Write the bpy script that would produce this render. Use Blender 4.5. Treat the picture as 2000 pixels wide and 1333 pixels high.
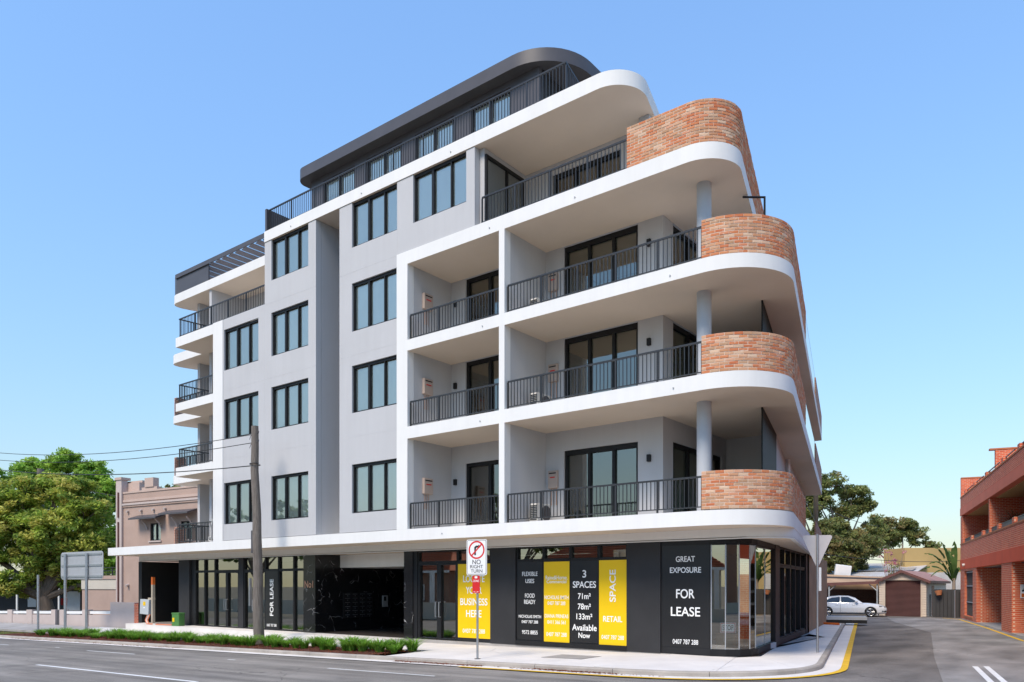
import bpy, bmesh, math, random
from mathutils import Vector, Matrix
random.seed(7)
R = math.radians
scene = bpy.context.scene
for o in list(bpy.data.objects): bpy.data.objects.remove(o)

# ------------------------------------------------------------ camera, sky, sun, exposure
cam = bpy.data.cameras.new('camera'); camo = bpy.data.objects.new('camera', cam)
scene.collection.objects.link(camo); scene.camera = camo
camo.location = (8.806, -19.40, 2.01); camo.rotation_euler = (R(90), 0, R(38.092))
cam.sensor_width = 36.0; cam.lens = 1520.7/2000*36.0; cam.shift_y = (1144-666.5)/2000.0
cam.clip_start = 0.1; cam.clip_end = 3000

SUN_EL, SUN_AZ = 50.0, 178.0          # hazy sun high over the street, behind the camera
world = bpy.data.worlds.new('World'); scene.world = world; world.use_nodes = True
wn, wl = world.node_tree.nodes, world.node_tree.links
sky = wn.new('ShaderNodeTexSky'); sky.sky_type = 'NISHITA'; sky.sun_disc = False
sky.sun_elevation = R(SUN_EL); sky.sun_rotation = R(SUN_AZ)
sky.altitude = 50; sky.air_density = 2.5; sky.dust_density = 0.0; sky.ozone_density = 6.0
bg = wn['Background']; bg.inputs[1].default_value = 0.132
skg = wn.new('ShaderNodeGamma'); skg.inputs[1].default_value = .70; wl.new(sky.outputs[0], skg.inputs[0])
skt = wn.new('ShaderNodeMix'); skt.data_type = 'RGBA'; skt.blend_type = 'MULTIPLY'; skt.inputs[0].default_value = 1; skt.inputs[7].default_value = (.515,.688,1,1); wl.new(skg.outputs[0], skt.inputs[6]); wl.new(skt.outputs[2], bg.inputs[0])
sun = bpy.data.lights.new('sun', 'SUN'); suno = bpy.data.objects.new('sun', sun)
scene.collection.objects.link(suno); sun.energy = 1.5; sun.angle = R(22); sun.color = (1.0, .87, .71)
_d = Vector((math.sin(R(SUN_AZ))*math.cos(R(SUN_EL)), math.cos(R(SUN_AZ))*math.cos(R(SUN_EL)), math.sin(R(SUN_EL))))
suno.rotation_euler = (-_d).to_track_quat('-Z', 'Y').to_euler(); suno.location = (0, -30, 40)
vs = scene.view_settings; vs.view_transform = 'Standard'; vs.look = 'None'; vs.exposure = 1.45; vs.gamma = 1.0; vs.use_curve_mapping = False

# ------------------------------------------------------------ helpers
COL = scene.collection
def tag(o, label=None, cat=None, group=None, kind=None):
    if label: o['label'] = label
    if cat: o['category'] = cat
    if group: o['group'] = group
    if kind: o['kind'] = kind
    return o
def empty(name, loc=(0, 0, 0), rz=0.0, **k):
    o = bpy.data.objects.new(name, None); COL.objects.link(o); o.location = loc; o.rotation_euler = (0, 0, rz)
    o.empty_display_size = .2
    return tag(o, **k)
def link(name, me, parent=None, loc=None, rot=None, scale=None):
    o = bpy.data.objects.new(name, me); COL.objects.link(o); o.parent = parent
    if loc is not None: o.location = loc
    if rot is not None: o.rotation_euler = rot
    if scale is not None: o.scale = scale
    return o
class MB:
    def __init__(s): s.v = []; s.f = []; s.m = []
    def add(s, vs_, fs, m=0):
        n = len(s.v); s.v += [tuple(v) for v in vs_]; s.f += [tuple(i+n for i in f) for f in fs]; s.m += [m]*len(fs); return s
    def box(s, x0, x1, y0, y1, z0, z1, m=0):
        if x0 > x1: x0, x1 = x1, x0
        if y0 > y1: y0, y1 = y1, y0
        if z0 > z1: z0, z1 = z1, z0
        return s.add([(x0,y0,z0),(x1,y0,z0),(x1,y1,z0),(x0,y1,z0),(x0,y0,z1),(x1,y0,z1),(x1,y1,z1),(x0,y1,z1)],
                     [(0,3,2,1),(4,5,6,7),(0,1,5,4),(1,2,6,5),(2,3,7,6),(3,0,4,7)], m)
    def fbox(s, fr, u0, u1, w0, w1, z0, z1, m=0):      # box in a wall frame: u along the wall, w inwards
        P = [fr(u,w,z) for z in (z0,z1) for u,w in ((u0,w0),(u1,w0),(u1,w1),(u0,w1))]
        return s.add(P, [(0,3,2,1),(4,5,6,7),(0,1,5,4),(1,2,6,5),(2,3,7,6),(3,0,4,7)], m)
    def prism(s, poly, z0, z1, mt=0, mb=0, ms=0):
        n = len(poly)
        zz = (lambda z, p: z(p) if callable(z) else z)
        s.add([(x,y,zz(z0,(x,y))) for x,y in poly]+[(x,y,zz(z1,(x,y))) for x,y in poly], [])
        b = len(s.v)-2*n
        s.f.append(tuple(b+n+i for i in range(n))); s.m.append(mt)
        s.f.append(tuple(b+i for i in reversed(range(n)))); s.m.append(mb)
        for i in range(n):
            j = (i+1) % n; s.f.append((b+i,b+j,b+n+j,b+n+i)); s.m.append(ms)
        return s
    def band(s, pts, z0, z1, th, m=0):                  # upright band along an open path, thickness to the left of the path
        n = len(pts); off = offset(pts, th)
        vv = []
        for p, q in zip(pts, off): vv += [(p[0],p[1],z0),(p[0],p[1],z1),(q[0],q[1],z1),(q[0],q[1],z0)]
        ff = []
        for i in range(n-1):
            a, b = 4*i, 4*i+4
            for k in range(4): ff.append((a+k, b+k, b+(k+1)%4, a+(k+1)%4))
        ff += [(0,1,2,3), (4*n-4,4*n-1,4*n-2,4*n-3)]
        return s.add(vv, ff, m)
    def tube(s, pts, r, n=8, m=0, cap=True):
        rr = r if isinstance(r, (list, tuple)) else [r]*len(pts)
        P = [Vector(p) for p in pts]; base = len(s.v); k = len(P)
        up = None
        for i in range(k):
            t = (P[min(i+1,k-1)]-P[max(i-1,0)]).normalized()
            if up is None: up = Vector((0,0,1)) if abs(t.z) < .9 else Vector((1,0,0))
            a = t.cross(up).normalized(); b = a.cross(t).normalized(); up = b
            for j in range(n):
                c = 2*math.pi*j/n; s.v.append(tuple(P[i]+(a*math.cos(c)+b*math.sin(c))*rr[i]))
        for i in range(k-1):
            for j in range(n):
                j2 = (j+1) % n; s.f.append((base+i*n+j, base+i*n+j2, base+(i+1)*n+j2, base+(i+1)*n+j)); s.m.append(m)
        if cap:
            s.f.append(tuple(base+j for j in reversed(range(n)))); s.m.append(m)
            s.f.append(tuple(base+(k-1)*n+j for j in range(n))); s.m.append(m)
        return s
    def mesh(s, name, mats, smooth=False, recalc=True):
        me = bpy.data.meshes.new(name); me.from_pydata(s.v, [], s.f)
        for mt in (mats if isinstance(mats, (list, tuple)) else [mats]): me.materials.append(mt)
        me.polygons.foreach_set('material_index', s.m)
        if smooth: me.polygons.foreach_set('use_smooth', [True]*len(s.f))
        if recalc: bm = bmesh.new(); bm.from_mesh(me); bmesh.ops.recalc_face_normals(bm, faces=bm.faces); bm.to_mesh(me); bm.free()
        if smooth: me.set_sharp_from_angle(angle=R(32))
        me.update(); return me
    def build(s, name, mats, parent=None, smooth=False, bevel=0, loc=None, rot=None, **k):
        o = link(name, s.mesh(name, mats, smooth), parent, loc, rot)
        if bevel:
            b = o.modifiers.new('bevel', 'BEVEL'); b.width = bevel; b.segments = 2; b.limit_method = 'ANGLE'; b.angle_limit = R(40)
        return tag(o, **k)
def offset(pts, d):
    out = []; n = len(pts)
    for i in range(n):
        a = Vector(pts[max(i-1,0)]); b = Vector(pts[i]); c = Vector(pts[min(i+1,n-1)])
        t1 = (b-a).normalized() if i > 0 else (c-b).normalized(); t2 = (c-b).normalized() if i < n-1 else t1
        n1 = Vector((-t1.y, t1.x)); n2 = Vector((-t2.y, t2.x)); m = (n1+n2)
        m = m.normalized() if m.length > 1e-6 else n1
        k = max(.3, m.dot(n1)); out.append((b.x+m.x*d/k, b.y+m.y*d/k))
    return out
def frame(ox, oy, dx=1.0, dy=0.0):                       # wall frame: u along (dx,dy), w to the left of it (inwards)
    l = math.hypot(dx, dy); dx, dy = dx/l, dy/l
    return lambda u, w, z: (ox+dx*u-dy*w, oy+dy*u+dx*w, z)
def wall(name, fr, u0, u1, z0, z1, th, holes, mt, parent, **k):
    us = sorted({u0, u1}|{h[0] for h in holes}|{h[1] for h in holes}); zs = sorted({z0, z1}|{h[2] for h in holes}|{h[3] for h in holes})
    us = [u for u in us if u0 <= u <= u1]; zs = [z for z in zs if z0 <= z <= z1]
    solid = lambda i, j: 0 <= i < len(us)-1 and 0 <= j < len(zs)-1 and not any(
        h[0]-1e-6 <= us[i] and us[i+1] <= h[1]+1e-6 and h[2]-1e-6 <= zs[j] and zs[j+1] <= h[3]+1e-6 for h in holes)
    b = MB()
    for i in range(len(us)-1):
        for j in range(len(zs)-1):
            if not solid(i, j): continue
            a, c, e, g = us[i], us[i+1], zs[j], zs[j+1]
            b.add([fr(a,0,e),fr(c,0,e),fr(c,0,g),fr(a,0,g)], [(0,1,2,3)]); b.add([fr(a,th,e),fr(c,th,e),fr(c,th,g),fr(a,th,g)], [(3,2,1,0)])
            if not solid(i-1, j): b.add([fr(a,0,e),fr(a,0,g),fr(a,th,g),fr(a,th,e)], [(0,1,2,3)])
            if not solid(i+1, j): b.add([fr(c,0,e),fr(c,th,e),fr(c,th,g),fr(c,0,g)], [(0,1,2,3)])
            if not solid(i, j-1): b.add([fr(a,0,e),fr(a,th,e),fr(c,th,e),fr(c,0,e)], [(0,1,2,3)])
            if not solid(i, j+1): b.add([fr(a,0,g),fr(c,0,g),fr(c,th,g),fr(a,th,g)], [(0,1,2,3)])
    me = b.mesh(name, mt); bm = bmesh.new(); bm.from_mesh(me); bmesh.ops.remove_doubles(bm, verts=bm.verts, dist=1e-4)
    bmesh.ops.recalc_face_normals(bm, faces=bm.faces); bm.to_mesh(me); bm.free()
    return tag(link(name, me, parent), **k)

# ------------------------------------------------------------ materials
def mat(name, col, rough=.6, var=.06, scale=1.5, bump=0.0, bscale=40, metal=0.0, spec=.4, col2=None, emit=None, coat=0.0, stretch=None, contrast=(.3,.7)):
    m = bpy.data.materials.new(name); m.use_nodes = True; n, l = m.node_tree.nodes, m.node_tree.links; p = n['Principled BSDF']
    p.inputs['Roughness'].default_value = rough; p.inputs['Metallic'].default_value = metal; p.inputs['Specular IOR Level'].default_value = spec
    p.inputs['Coat Weight'].default_value = coat
    tc = n.new('ShaderNodeTexCoord'); src = tc.outputs['Object']
    if stretch:
        mp = n.new('ShaderNodeMapping'); mp.inputs['Scale'].default_value = stretch; l.new(src, mp.inputs[0]); src = mp.outputs[0]
    nz = n.new('ShaderNodeTexNoise'); nz.inputs['Scale'].default_value = scale; nz.inputs['Detail'].default_value = 6; nz.inputs['Roughness'].default_value = .6
    l.new(src, nz.inputs['Vector'])
    rp = n.new('ShaderNodeValToRGB'); rp.color_ramp.elements[0].position = contrast[0]; rp.color_ramp.elements[1].position = contrast[1]
    c2 = col2 if col2 else tuple(min(1, c*(1+var)) for c in col); c1 = col if col2 else tuple(c*(1-var) for c in col)
    rp.color_ramp.elements[0].color = (*c1, 1); rp.color_ramp.elements[1].color = (*c2, 1)
    l.new(nz.outputs[0], rp.inputs[0]); l.new(rp.outputs[0], p.inputs['Base Color'])
    if bump:
        nb = n.new('ShaderNodeTexNoise'); nb.inputs['Scale'].default_value = bscale; nb.inputs['Detail'].default_value = 4; l.new(src, nb.inputs['Vector'])
        bp = n.new('ShaderNodeBump'); bp.inputs['Strength'].default_value = bump; bp.inputs['Distance'].default_value = .01
        l.new(nb.outputs[0], bp.inputs['Height']); l.new(bp.outputs[0], p.inputs['Normal'])
    if emit: p.inputs['Emission Color'].default_value = (*emit[0], 1); p.inputs['Emission Strength'].default_value = emit[1]
    return m
def glass(name, tint=(.75,.85,.82), refl=.25, rough=0.0):
    m = bpy.data.materials.new(name); m.use_nodes = True; n, l = m.node_tree.nodes, m.node_tree.links; n.remove(n['Principled BSDF'])
    out = n['Material Output']; tr = n.new('ShaderNodeBsdfTransparent'); tr.inputs[0].default_value = (*tint, 1)
    gl = n.new('ShaderNodeBsdfGlossy'); gl.inputs['Roughness'].default_value = rough; gl.inputs[0].default_value = (.97,.93,.83,1)
    lw = n.new('ShaderNodeFresnel'); lw.inputs[0].default_value = 1.5
    mx = n.new('ShaderNodeMath'); mx.operation = 'MULTIPLY_ADD'; mx.inputs[1].default_value = 1.0; mx.inputs[2].default_value = refl; mx.use_clamp = True
    ms = n.new('ShaderNodeMixShader'); l.new(lw.outputs[0], mx.inputs[0]); l.new(mx.outputs[0], ms.inputs[0]); l.new(tr.outputs[0], ms.inputs[1]); l.new(gl.outputs[0], ms.inputs[2]); l.new(ms.outputs[0], out.inputs[0])
    return m
def brickmat(name, c1, c2, mortar, scale=1.0, bw=.24, bh=.086, axis='xz'):
    m = bpy.data.materials.new(name); m.use_nodes = True; n, l = m.node_tree.nodes, m.node_tree.links; p = n['Principled BSDF']; p.inputs['Roughness'].default_value = .85
    tc = n.new('ShaderNodeTexCoord'); sp = n.new('ShaderNodeSeparateXYZ'); cb = n.new('ShaderNodeCombineXYZ'); l.new(tc.outputs['Object'], sp.inputs[0])
    l.new(sp.outputs['X' if axis == 'xz' else 'Y'], cb.inputs[0]); l.new(sp.outputs['Z'], cb.inputs[1])
    bk = n.new('ShaderNodeTexBrick'); l.new(cb.outputs[0], bk.inputs[0]); bk.inputs['Scale'].default_value = 1.0
    bk.inputs['Brick Width'].default_value = bw; bk.inputs['Row Height'].default_value = bh; bk.inputs['Mortar Size'].default_value = .011; bk.inputs['Mortar Smooth'].default_value = .2
    bk.inputs['Color1'].default_value = (*c1,1); bk.inputs['Color2'].default_value = (*c2,1); bk.inputs['Mortar'].default_value = (*mortar,1); bk.inputs['Bias'].default_value = -.1
    nz = n.new('ShaderNodeTexNoise'); nz.inputs['Scale'].default_value = 2.5; nz.inputs['Detail'].default_value = 5; l.new(tc.outputs['Object'], nz.inputs[0])
    mr = n.new('ShaderNodeMapRange'); mr.inputs[3].default_value = .75; mr.inputs[4].default_value = 1.2; l.new(nz.outputs[0], mr.inputs[0])
    mx = n.new('ShaderNodeMix'); mx.data_type = 'RGBA'; mx.blend_type = 'MULTIPLY'; mx.inputs[0].default_value = 1.0
    l.new(bk.outputs[0], mx.inputs[6]); l.new(mr.outputs[0], mx.inputs[7]); l.new(mx.outputs[2], p.inputs['Base Color'])
    bp = n.new('ShaderNodeBump'); bp.inputs['Strength'].default_value = .6; bp.inputs['Distance'].default_value = .01; bp.invert = True; l.new(bk.outputs['Fac'], bp.inputs['Height']); l.new(bp.outputs[0], p.inputs['Normal'])
    return m
def piecemat(name, cols, rough=.85, residue=None, seed=0.0, bump=.5):   # loose pieces: each takes its own colour from a ramp
    m = bpy.data.materials.new(name); m.use_nodes = True; n, l = m.node_tree.nodes, m.node_tree.links; p = n['Principled BSDF']; p.inputs['Roughness'].default_value = rough
    p.inputs['Specular IOR Level'].default_value = .2
    ge = n.new('ShaderNodeNewGeometry'); oi = n.new('ShaderNodeObjectInfo'); ad = n.new('ShaderNodeMath'); ad.operation = 'ADD'; fr = n.new('ShaderNodeMath'); fr.operation = 'FRACT'
    l.new(ge.outputs['Random Per Island'], ad.inputs[0]); l.new(oi.outputs['Random'], ad.inputs[1]); l.new(ad.outputs[0], fr.inputs[0])
    rp = n.new('ShaderNodeValToRGB'); rp.color_ramp.interpolation = 'LINEAR'
    el = rp.color_ramp.elements
    while len(el) < len(cols): el.new(.5)
    for i, c in enumerate(cols): el[i].position = i/(len(cols)-1); el[i].color = (*c, 1)
    l.new(fr.outputs[0], rp.inputs[0]); last = rp.outputs[0]
    nz = n.new('ShaderNodeTexNoise'); nz.inputs['Scale'].default_value = 9; nz.inputs['Detail'].default_value = 6; nz.inputs['Roughness'].default_value = .7
    l.new(ge.outputs['Position'], nz.inputs['Vector'])
    if residue:
        rr = n.new('ShaderNodeValToRGB'); rr.color_ramp.elements[0].position = .56; rr.color_ramp.elements[1].position = .72; l.new(nz.outputs[0], rr.inputs[0])
        mx = n.new('ShaderNodeMix'); mx.data_type = 'RGBA'; l.new(rr.outputs[0], mx.inputs[0]); l.new(last, mx.inputs[6]); mx.inputs[7].default_value = (*residue, 1); last = mx.outputs[2]
    l.new(last, p.inputs['Base Color'])
    if bump:
        n2 = n.new('ShaderNodeTexNoise'); n2.inputs['Scale'].default_value = 60; l.new(ge.outputs['Position'], n2.inputs['Vector'])
        bp = n.new('ShaderNodeBump'); bp.inputs['Strength'].default_value = bump; bp.inputs['Distance'].default_value = .006; l.new(n2.outputs[0], bp.inputs['Height']); l.new(bp.outputs[0], p.inputs['Normal'])
    return m
def leafmat(name, trans=.35):
    m = bpy.data.materials.new(name); m.use_nodes = True; n, l = m.node_tree.nodes, m.node_tree.links; p = n['Principled BSDF']
    p.inputs['Roughness'].default_value = .55; p.inputs['Specular IOR Level'].default_value = .25
    at = n.new('ShaderNodeAttribute'); at.attribute_name = 'leafcol'; l.new(at.outputs['Color'], p.inputs['Base Color'])
    tl = n.new('ShaderNodeBsdfTranslucent'); l.new(at.outputs['Color'], tl.inputs[0]); ms = n.new('ShaderNodeMixShader'); ms.inputs[0].default_value = trans
    l.new(p.outputs[0], ms.inputs[1]); l.new(tl.outputs[0], ms.inputs[2]); l.new(ms.outputs[0], n['Material Output'].inputs[0])
    return m
def weather(m, amt):            # faint rain streaks and cloudy wear over a paint
    n, l = m.node_tree.nodes, m.node_tree.links; p = n['Principled BSDF']; old = p.inputs['Base Color'].links[0].from_socket
    tc = n.new('ShaderNodeTexCoord'); mp = n.new('ShaderNodeMapping'); mp.inputs['Scale'].default_value = (3.5,3.5,.22); l.new(tc.outputs['Object'], mp.inputs[0])
    a = n.new('ShaderNodeTexNoise'); a.inputs['Scale'].default_value = 1.0; a.inputs['Detail'].default_value = 8; a.inputs['Roughness'].default_value = .65; l.new(mp.outputs[0], a.inputs[0])
    r_ = n.new('ShaderNodeMapRange'); r_.inputs[1].default_value = .35; r_.inputs[2].default_value = .68; r_.inputs[3].default_value = 1-amt*1.6; r_.inputs[4].default_value = 1+amt*.5; l.new(a.outputs[0], r_.inputs[0])
    mx = n.new('ShaderNodeMix'); mx.data_type = 'RGBA'; mx.blend_type = 'MULTIPLY'; mx.inputs[0].default_value = 1; l.new(old, mx.inputs[6]); l.new(r_.outputs[0], mx.inputs[7]); l.new(mx.outputs[2], p.inputs['Base Color'])
    return m
def shift(m):                   # each blind its own shade of off-white
    n, l = m.node_tree.nodes, m.node_tree.links; p = n['Principled BSDF']; old = p.inputs['Base Color'].links[0].from_socket; oi = n.new('ShaderNodeObjectInfo')
    r_ = n.new('ShaderNodeMapRange'); r_.inputs[3].default_value = .80; r_.inputs[4].default_value = 1.06; l.new(oi.outputs['Random'], r_.inputs[0])
    mx = n.new('ShaderNodeMix'); mx.data_type = 'RGBA'; mx.blend_type = 'MULTIPLY'; mx.inputs[0].default_value = 1; l.new(old, mx.inputs[6]); l.new(r_.outputs[0], mx.inputs[7]); l.new(mx.outputs[2], p.inputs['Base Color']); return m
M = dict(
 white=weather(mat('white_render', (.765,.755,.73), .7, .03, .6, .15, 90), .022), grey=weather(mat('grey_render', (.498,.495,.50), .75, .03, .5, .25, 90), .02),
 soffit=mat('soffit_bounce_tone', (.70,.585,.465), .8, .05, .4, .1, 60), dark=mat('dark_grey_metal', (.075,.07,.075), .45, .1, 1.2),  # soffit beige: dim, warm bounce light from below put into the colour
 black=mat('black_aluminium', (.014,.014,.015), .5, .15, 3, spec=.25), charcoal=mat('charcoal_cladding', (.034,.034,.036), .65, .12, 1.2, .1, 60, spec=.2),
 blackpaint=mat('black_render', (.012,.012,.013), .6, .15, 1.5), rail=mat('railing_paint', (.03,.031,.033), .4, .1, 4),
 glass=glass('window_glass', (.95,.97,.95), .27), doorglass=glass('door_glass', (.66,.72,.66), .17), shopglass=glass('shop_glass', (.85,.90,.87), .30),
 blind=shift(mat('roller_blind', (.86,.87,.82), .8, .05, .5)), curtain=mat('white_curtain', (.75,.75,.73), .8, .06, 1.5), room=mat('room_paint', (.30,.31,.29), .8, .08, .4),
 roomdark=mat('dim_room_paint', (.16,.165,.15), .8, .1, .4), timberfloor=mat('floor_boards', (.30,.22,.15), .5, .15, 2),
 mortar=mat('pale_mortar', (.64,.52,.42), .95, .15, 6, .5, 60), brick=piecemat('recycled_brick', [(.52,.17,.075),(.60,.24,.11),(.50,.15,.065),(.61,.29,.15),(.46,.23,.125),(.63,.36,.22),(.42,.24,.14),(.65,.45,.31),(.56,.18,.08)], .9, (.66,.50,.38)),
 alu=mat('galvanised_steel', (.45,.46,.47), .4, .1, 6, metal=.8), signgrey=mat('sign_back_grey', (.42,.43,.44), .5, .05, 2, metal=.3),
 yellow=mat('yellow_vinyl', (.82,.53,.004), .35, .03, .6), vinylblack=mat('black_vinyl', (.018,.018,.019), .3, .1, 1), letter=mat('white_lettering', (.86,.86,.84), .5, .02, 3),
 letterblack=mat('black_lettering', (.02,.02,.02), .5, .02, 3), red=mat('red_sign_paint', (.62,.02,.02), .45, .04, 3), signback=mat('pale_sign_back', (.58,.545,.535), .55, .05, 2), signwhite=mat('white_sign_paint', (.80,.80,.79), .4, .03, 3),
 concrete=mat('concrete_path', (.68,.645,.605), .9, .1, .7, .3, 50), kerbc=mat('kerb_concrete', (.36,.325,.285), .9, .22, 1.3, .5, 40), oldconc=mat('old_concrete', (.33,.31,.29), .9, .2, .8, .4, 40),
 ylw=mat('yellow_line_paint', (.70,.42,.01), .7, .12, 2.5), wline=mat('white_line_paint', (.72,.72,.70), .7, .12, 3),
 mulch=piecemat('mulch_chips', [(.10,.025,.012),(.22,.06,.025),(.15,.04,.02),(.28,.11,.05)], .95, None, bump=.3), mulchbase=mat('mulch_soil', (.09,.03,.018), .95, .4, 20, .8, 50),
 blade=leafmat('grass_blade', .45), leaf=leafmat('tree_leaf', .45), petal=leafmat('petal', .3),
 bark=mat('bark', (.16,.12,.09), .95, .3, 6, .8, 15, stretch=(1,1,.2)), bark2=mat('pale_bark', (.30,.24,.19), .9, .25, 5, .6, 12, stretch=(1,1,.25)),
 timber=mat('weathered_pole_timber', (.10,.085,.072), .95, .3, 8, .8, 25, col2=(.22,.19,.165), stretch=(4,4,.25)), timber2=mat('tan_pole_timber', (.22,.16,.10), .95, .3, 8, .6, 25, stretch=(4,4,.25)),
 wire=mat('overhead_cable', (.03,.03,.03), .6), pink=mat('pink_render', (.50,.375,.315), .85, .06, .8, .3, 60), pinkdark=mat('dusky_pink_render', (.42,.30,.245), .85, .08, .8, .3, 60), pinklight=mat('pale_pink_render', (.50,.42,.385), .85, .06, .8, .3, 60),
 steel=mat('grey_enclosure', (.45,.48,.50), .4, .05, 3), green=mat('green_pillar', (.07,.20,.05), .6, .12, 4), orange=mat('orange_paint', (.65,.14,.02), .6, .1, 6), conduit=mat('orange_conduit', (.60,.20,.10), .5, .1, 5),
 palepost=mat('pale_timber_post', (.42,.36,.28), .85, .2, 8, stretch=(3,3,.3)), weather=mat('cream_weatherboard', (.58,.48,.38), .75, .06, 2.5, .1, 40), roller=mat('brown_roller_door', (.085,.03,.026), .5, .12, 1.5), brownroof=mat('brown_roof_sheet', (.15,.065,.055), .55, .15, 2), pinkroof=mat('faded_red_roof', (.36,.19,.15), .7, .12, 1.5),
 tan=mat('tan_render', (.47,.32,.13), .9, .1, .4, .2, 30), shedwall=mat('old_tan_wall', (.42,.27,.16), .9, .2, .7, .2, 30), darkbrick=brickmat('dark_brick', (.13,.045,.03), (.19,.075,.05), (.20,.15,.12)),
 redbrick=brickmat('red_face_brick', (.58,.085,.028), (.70,.14,.048), (.72,.44,.30)), redband=mat('red_painted_band', (.66,.10,.036), .8, .08, .7, .1, 40), redcap=mat('orange_brick_cap', (.44,.17,.075), .85, .12, 3), pinkband=mat('pink_painted_band', (.68,.18,.10), .8, .07, .7),
 fence=mat('dark_steel_fence', (.05,.048,.047), .6, .1, 2), carpaint=mat('white_car_paint', (.74,.75,.76), .25, .01, 1, coat=.8), carglass=mat('tinted_car_glass', (.012,.014,.016), .08, .1, 1, spec=.8), tyre=mat('tyre_rubber', (.015,.015,.015), .85, .2, 8), rim=mat('alloy_rim', (.55,.56,.57), .3, .05, 4, metal=.8),
 plastic=mat('black_plastic', (.02,.02,.02), .6, .1, 5), lamp=mat('headlamp', (.25,.27,.28), .1, .2, 20, spec=.8), acwhite=mat('cream_plastic', (.60,.58,.54), .5, .04, 3), hotbox=mat('beige_heater_box', (.47,.37,.31), .55, .05, 2),
 card=mat('cardboard', (.36,.22,.11), .85, .12, 3), tile=mat('terracotta_tiles', (.36,.085,.03), .75, .25, 6), cream=mat('cream_house_wall', (.55,.50,.42), .85, .06, .8), housebrick=brickmat('house_brick', (.25,.09,.05), (.30,.12,.07), (.35,.28,.22)), fascia=mat('white_timber', (.7,.7,.68), .6, .04, 2), pallet=mat('light_grey_board', (.50,.52,.53), .6, .06, 2),
 solar=mat('solar_panel', (.30,.32,.36), .2, .2, 6, spec=.7), iron=mat('zinc_roof', (.50,.48,.46), .45, .12, 2), copper=mat('copper_letter', (.55,.30,.20), .35, .1, 5, metal=.7), banana=leafmat('banana_leaf', .3),
)
def asphalt(name, a, b, s=1.0, st=(.12,1.6,1)):
    m = mat(name, a, .9, 0, .35*s, .55, 160, col2=b, spec=.25); n, l = m.node_tree.nodes, m.node_tree.links; p = n['Principled BSDF']
    tc = n.new('ShaderNodeTexCoord'); mp = n.new('ShaderNodeMapping'); mp.inputs['Scale'].default_value = st; l.new(tc.outputs['Object'], mp.inputs[0])
    n1 = n.new('ShaderNodeTexNoise'); n1.inputs['Scale'].default_value = 1.0; n1.inputs['Detail'].default_value = 7; l.new(mp.outputs[0], n1.inputs[0])
    n2 = n.new('ShaderNodeTexNoise'); n2.inputs['Scale'].default_value = 90; n2.inputs['Detail'].default_value = 2; l.new(tc.outputs['Object'], n2.inputs[0])
    mr = n.new('ShaderNodeMapRange'); mr.inputs[1].default_value = .3; mr.inputs[2].default_value = .7; mr.inputs[3].default_value = .62; mr.inputs[4].default_value = 1.3; l.new(n1.outputs[0], mr.inputs[0])
    m2 = n.new('ShaderNodeMapRange'); m2.inputs[1].default_value = .3; m2.inputs[2].default_value = .7; m2.inputs[3].default_value = .7; m2.inputs[4].default_value = 1.35; l.new(n2.outputs[0], m2.inputs[0])
    mm = n.new('ShaderNodeMath'); mm.operation = 'MULTIPLY'; l.new(mr.outputs[0], mm.inputs[0]); l.new(m2.outputs[0], mm.inputs[1])
    old = p.inputs['Base Color'].links[0].from_socket; mx = n.new('ShaderNodeMix'); mx.data_type = 'RGBA'; mx.blend_type = 'MULTIPLY'; mx.inputs[0].default_value = 1
    l.new(old, mx.inputs[6]); l.new(mm.outputs[0], mx.inputs[7]); l.new(mx.outputs[2], p.inputs['Base Color'])
    return m
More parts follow.
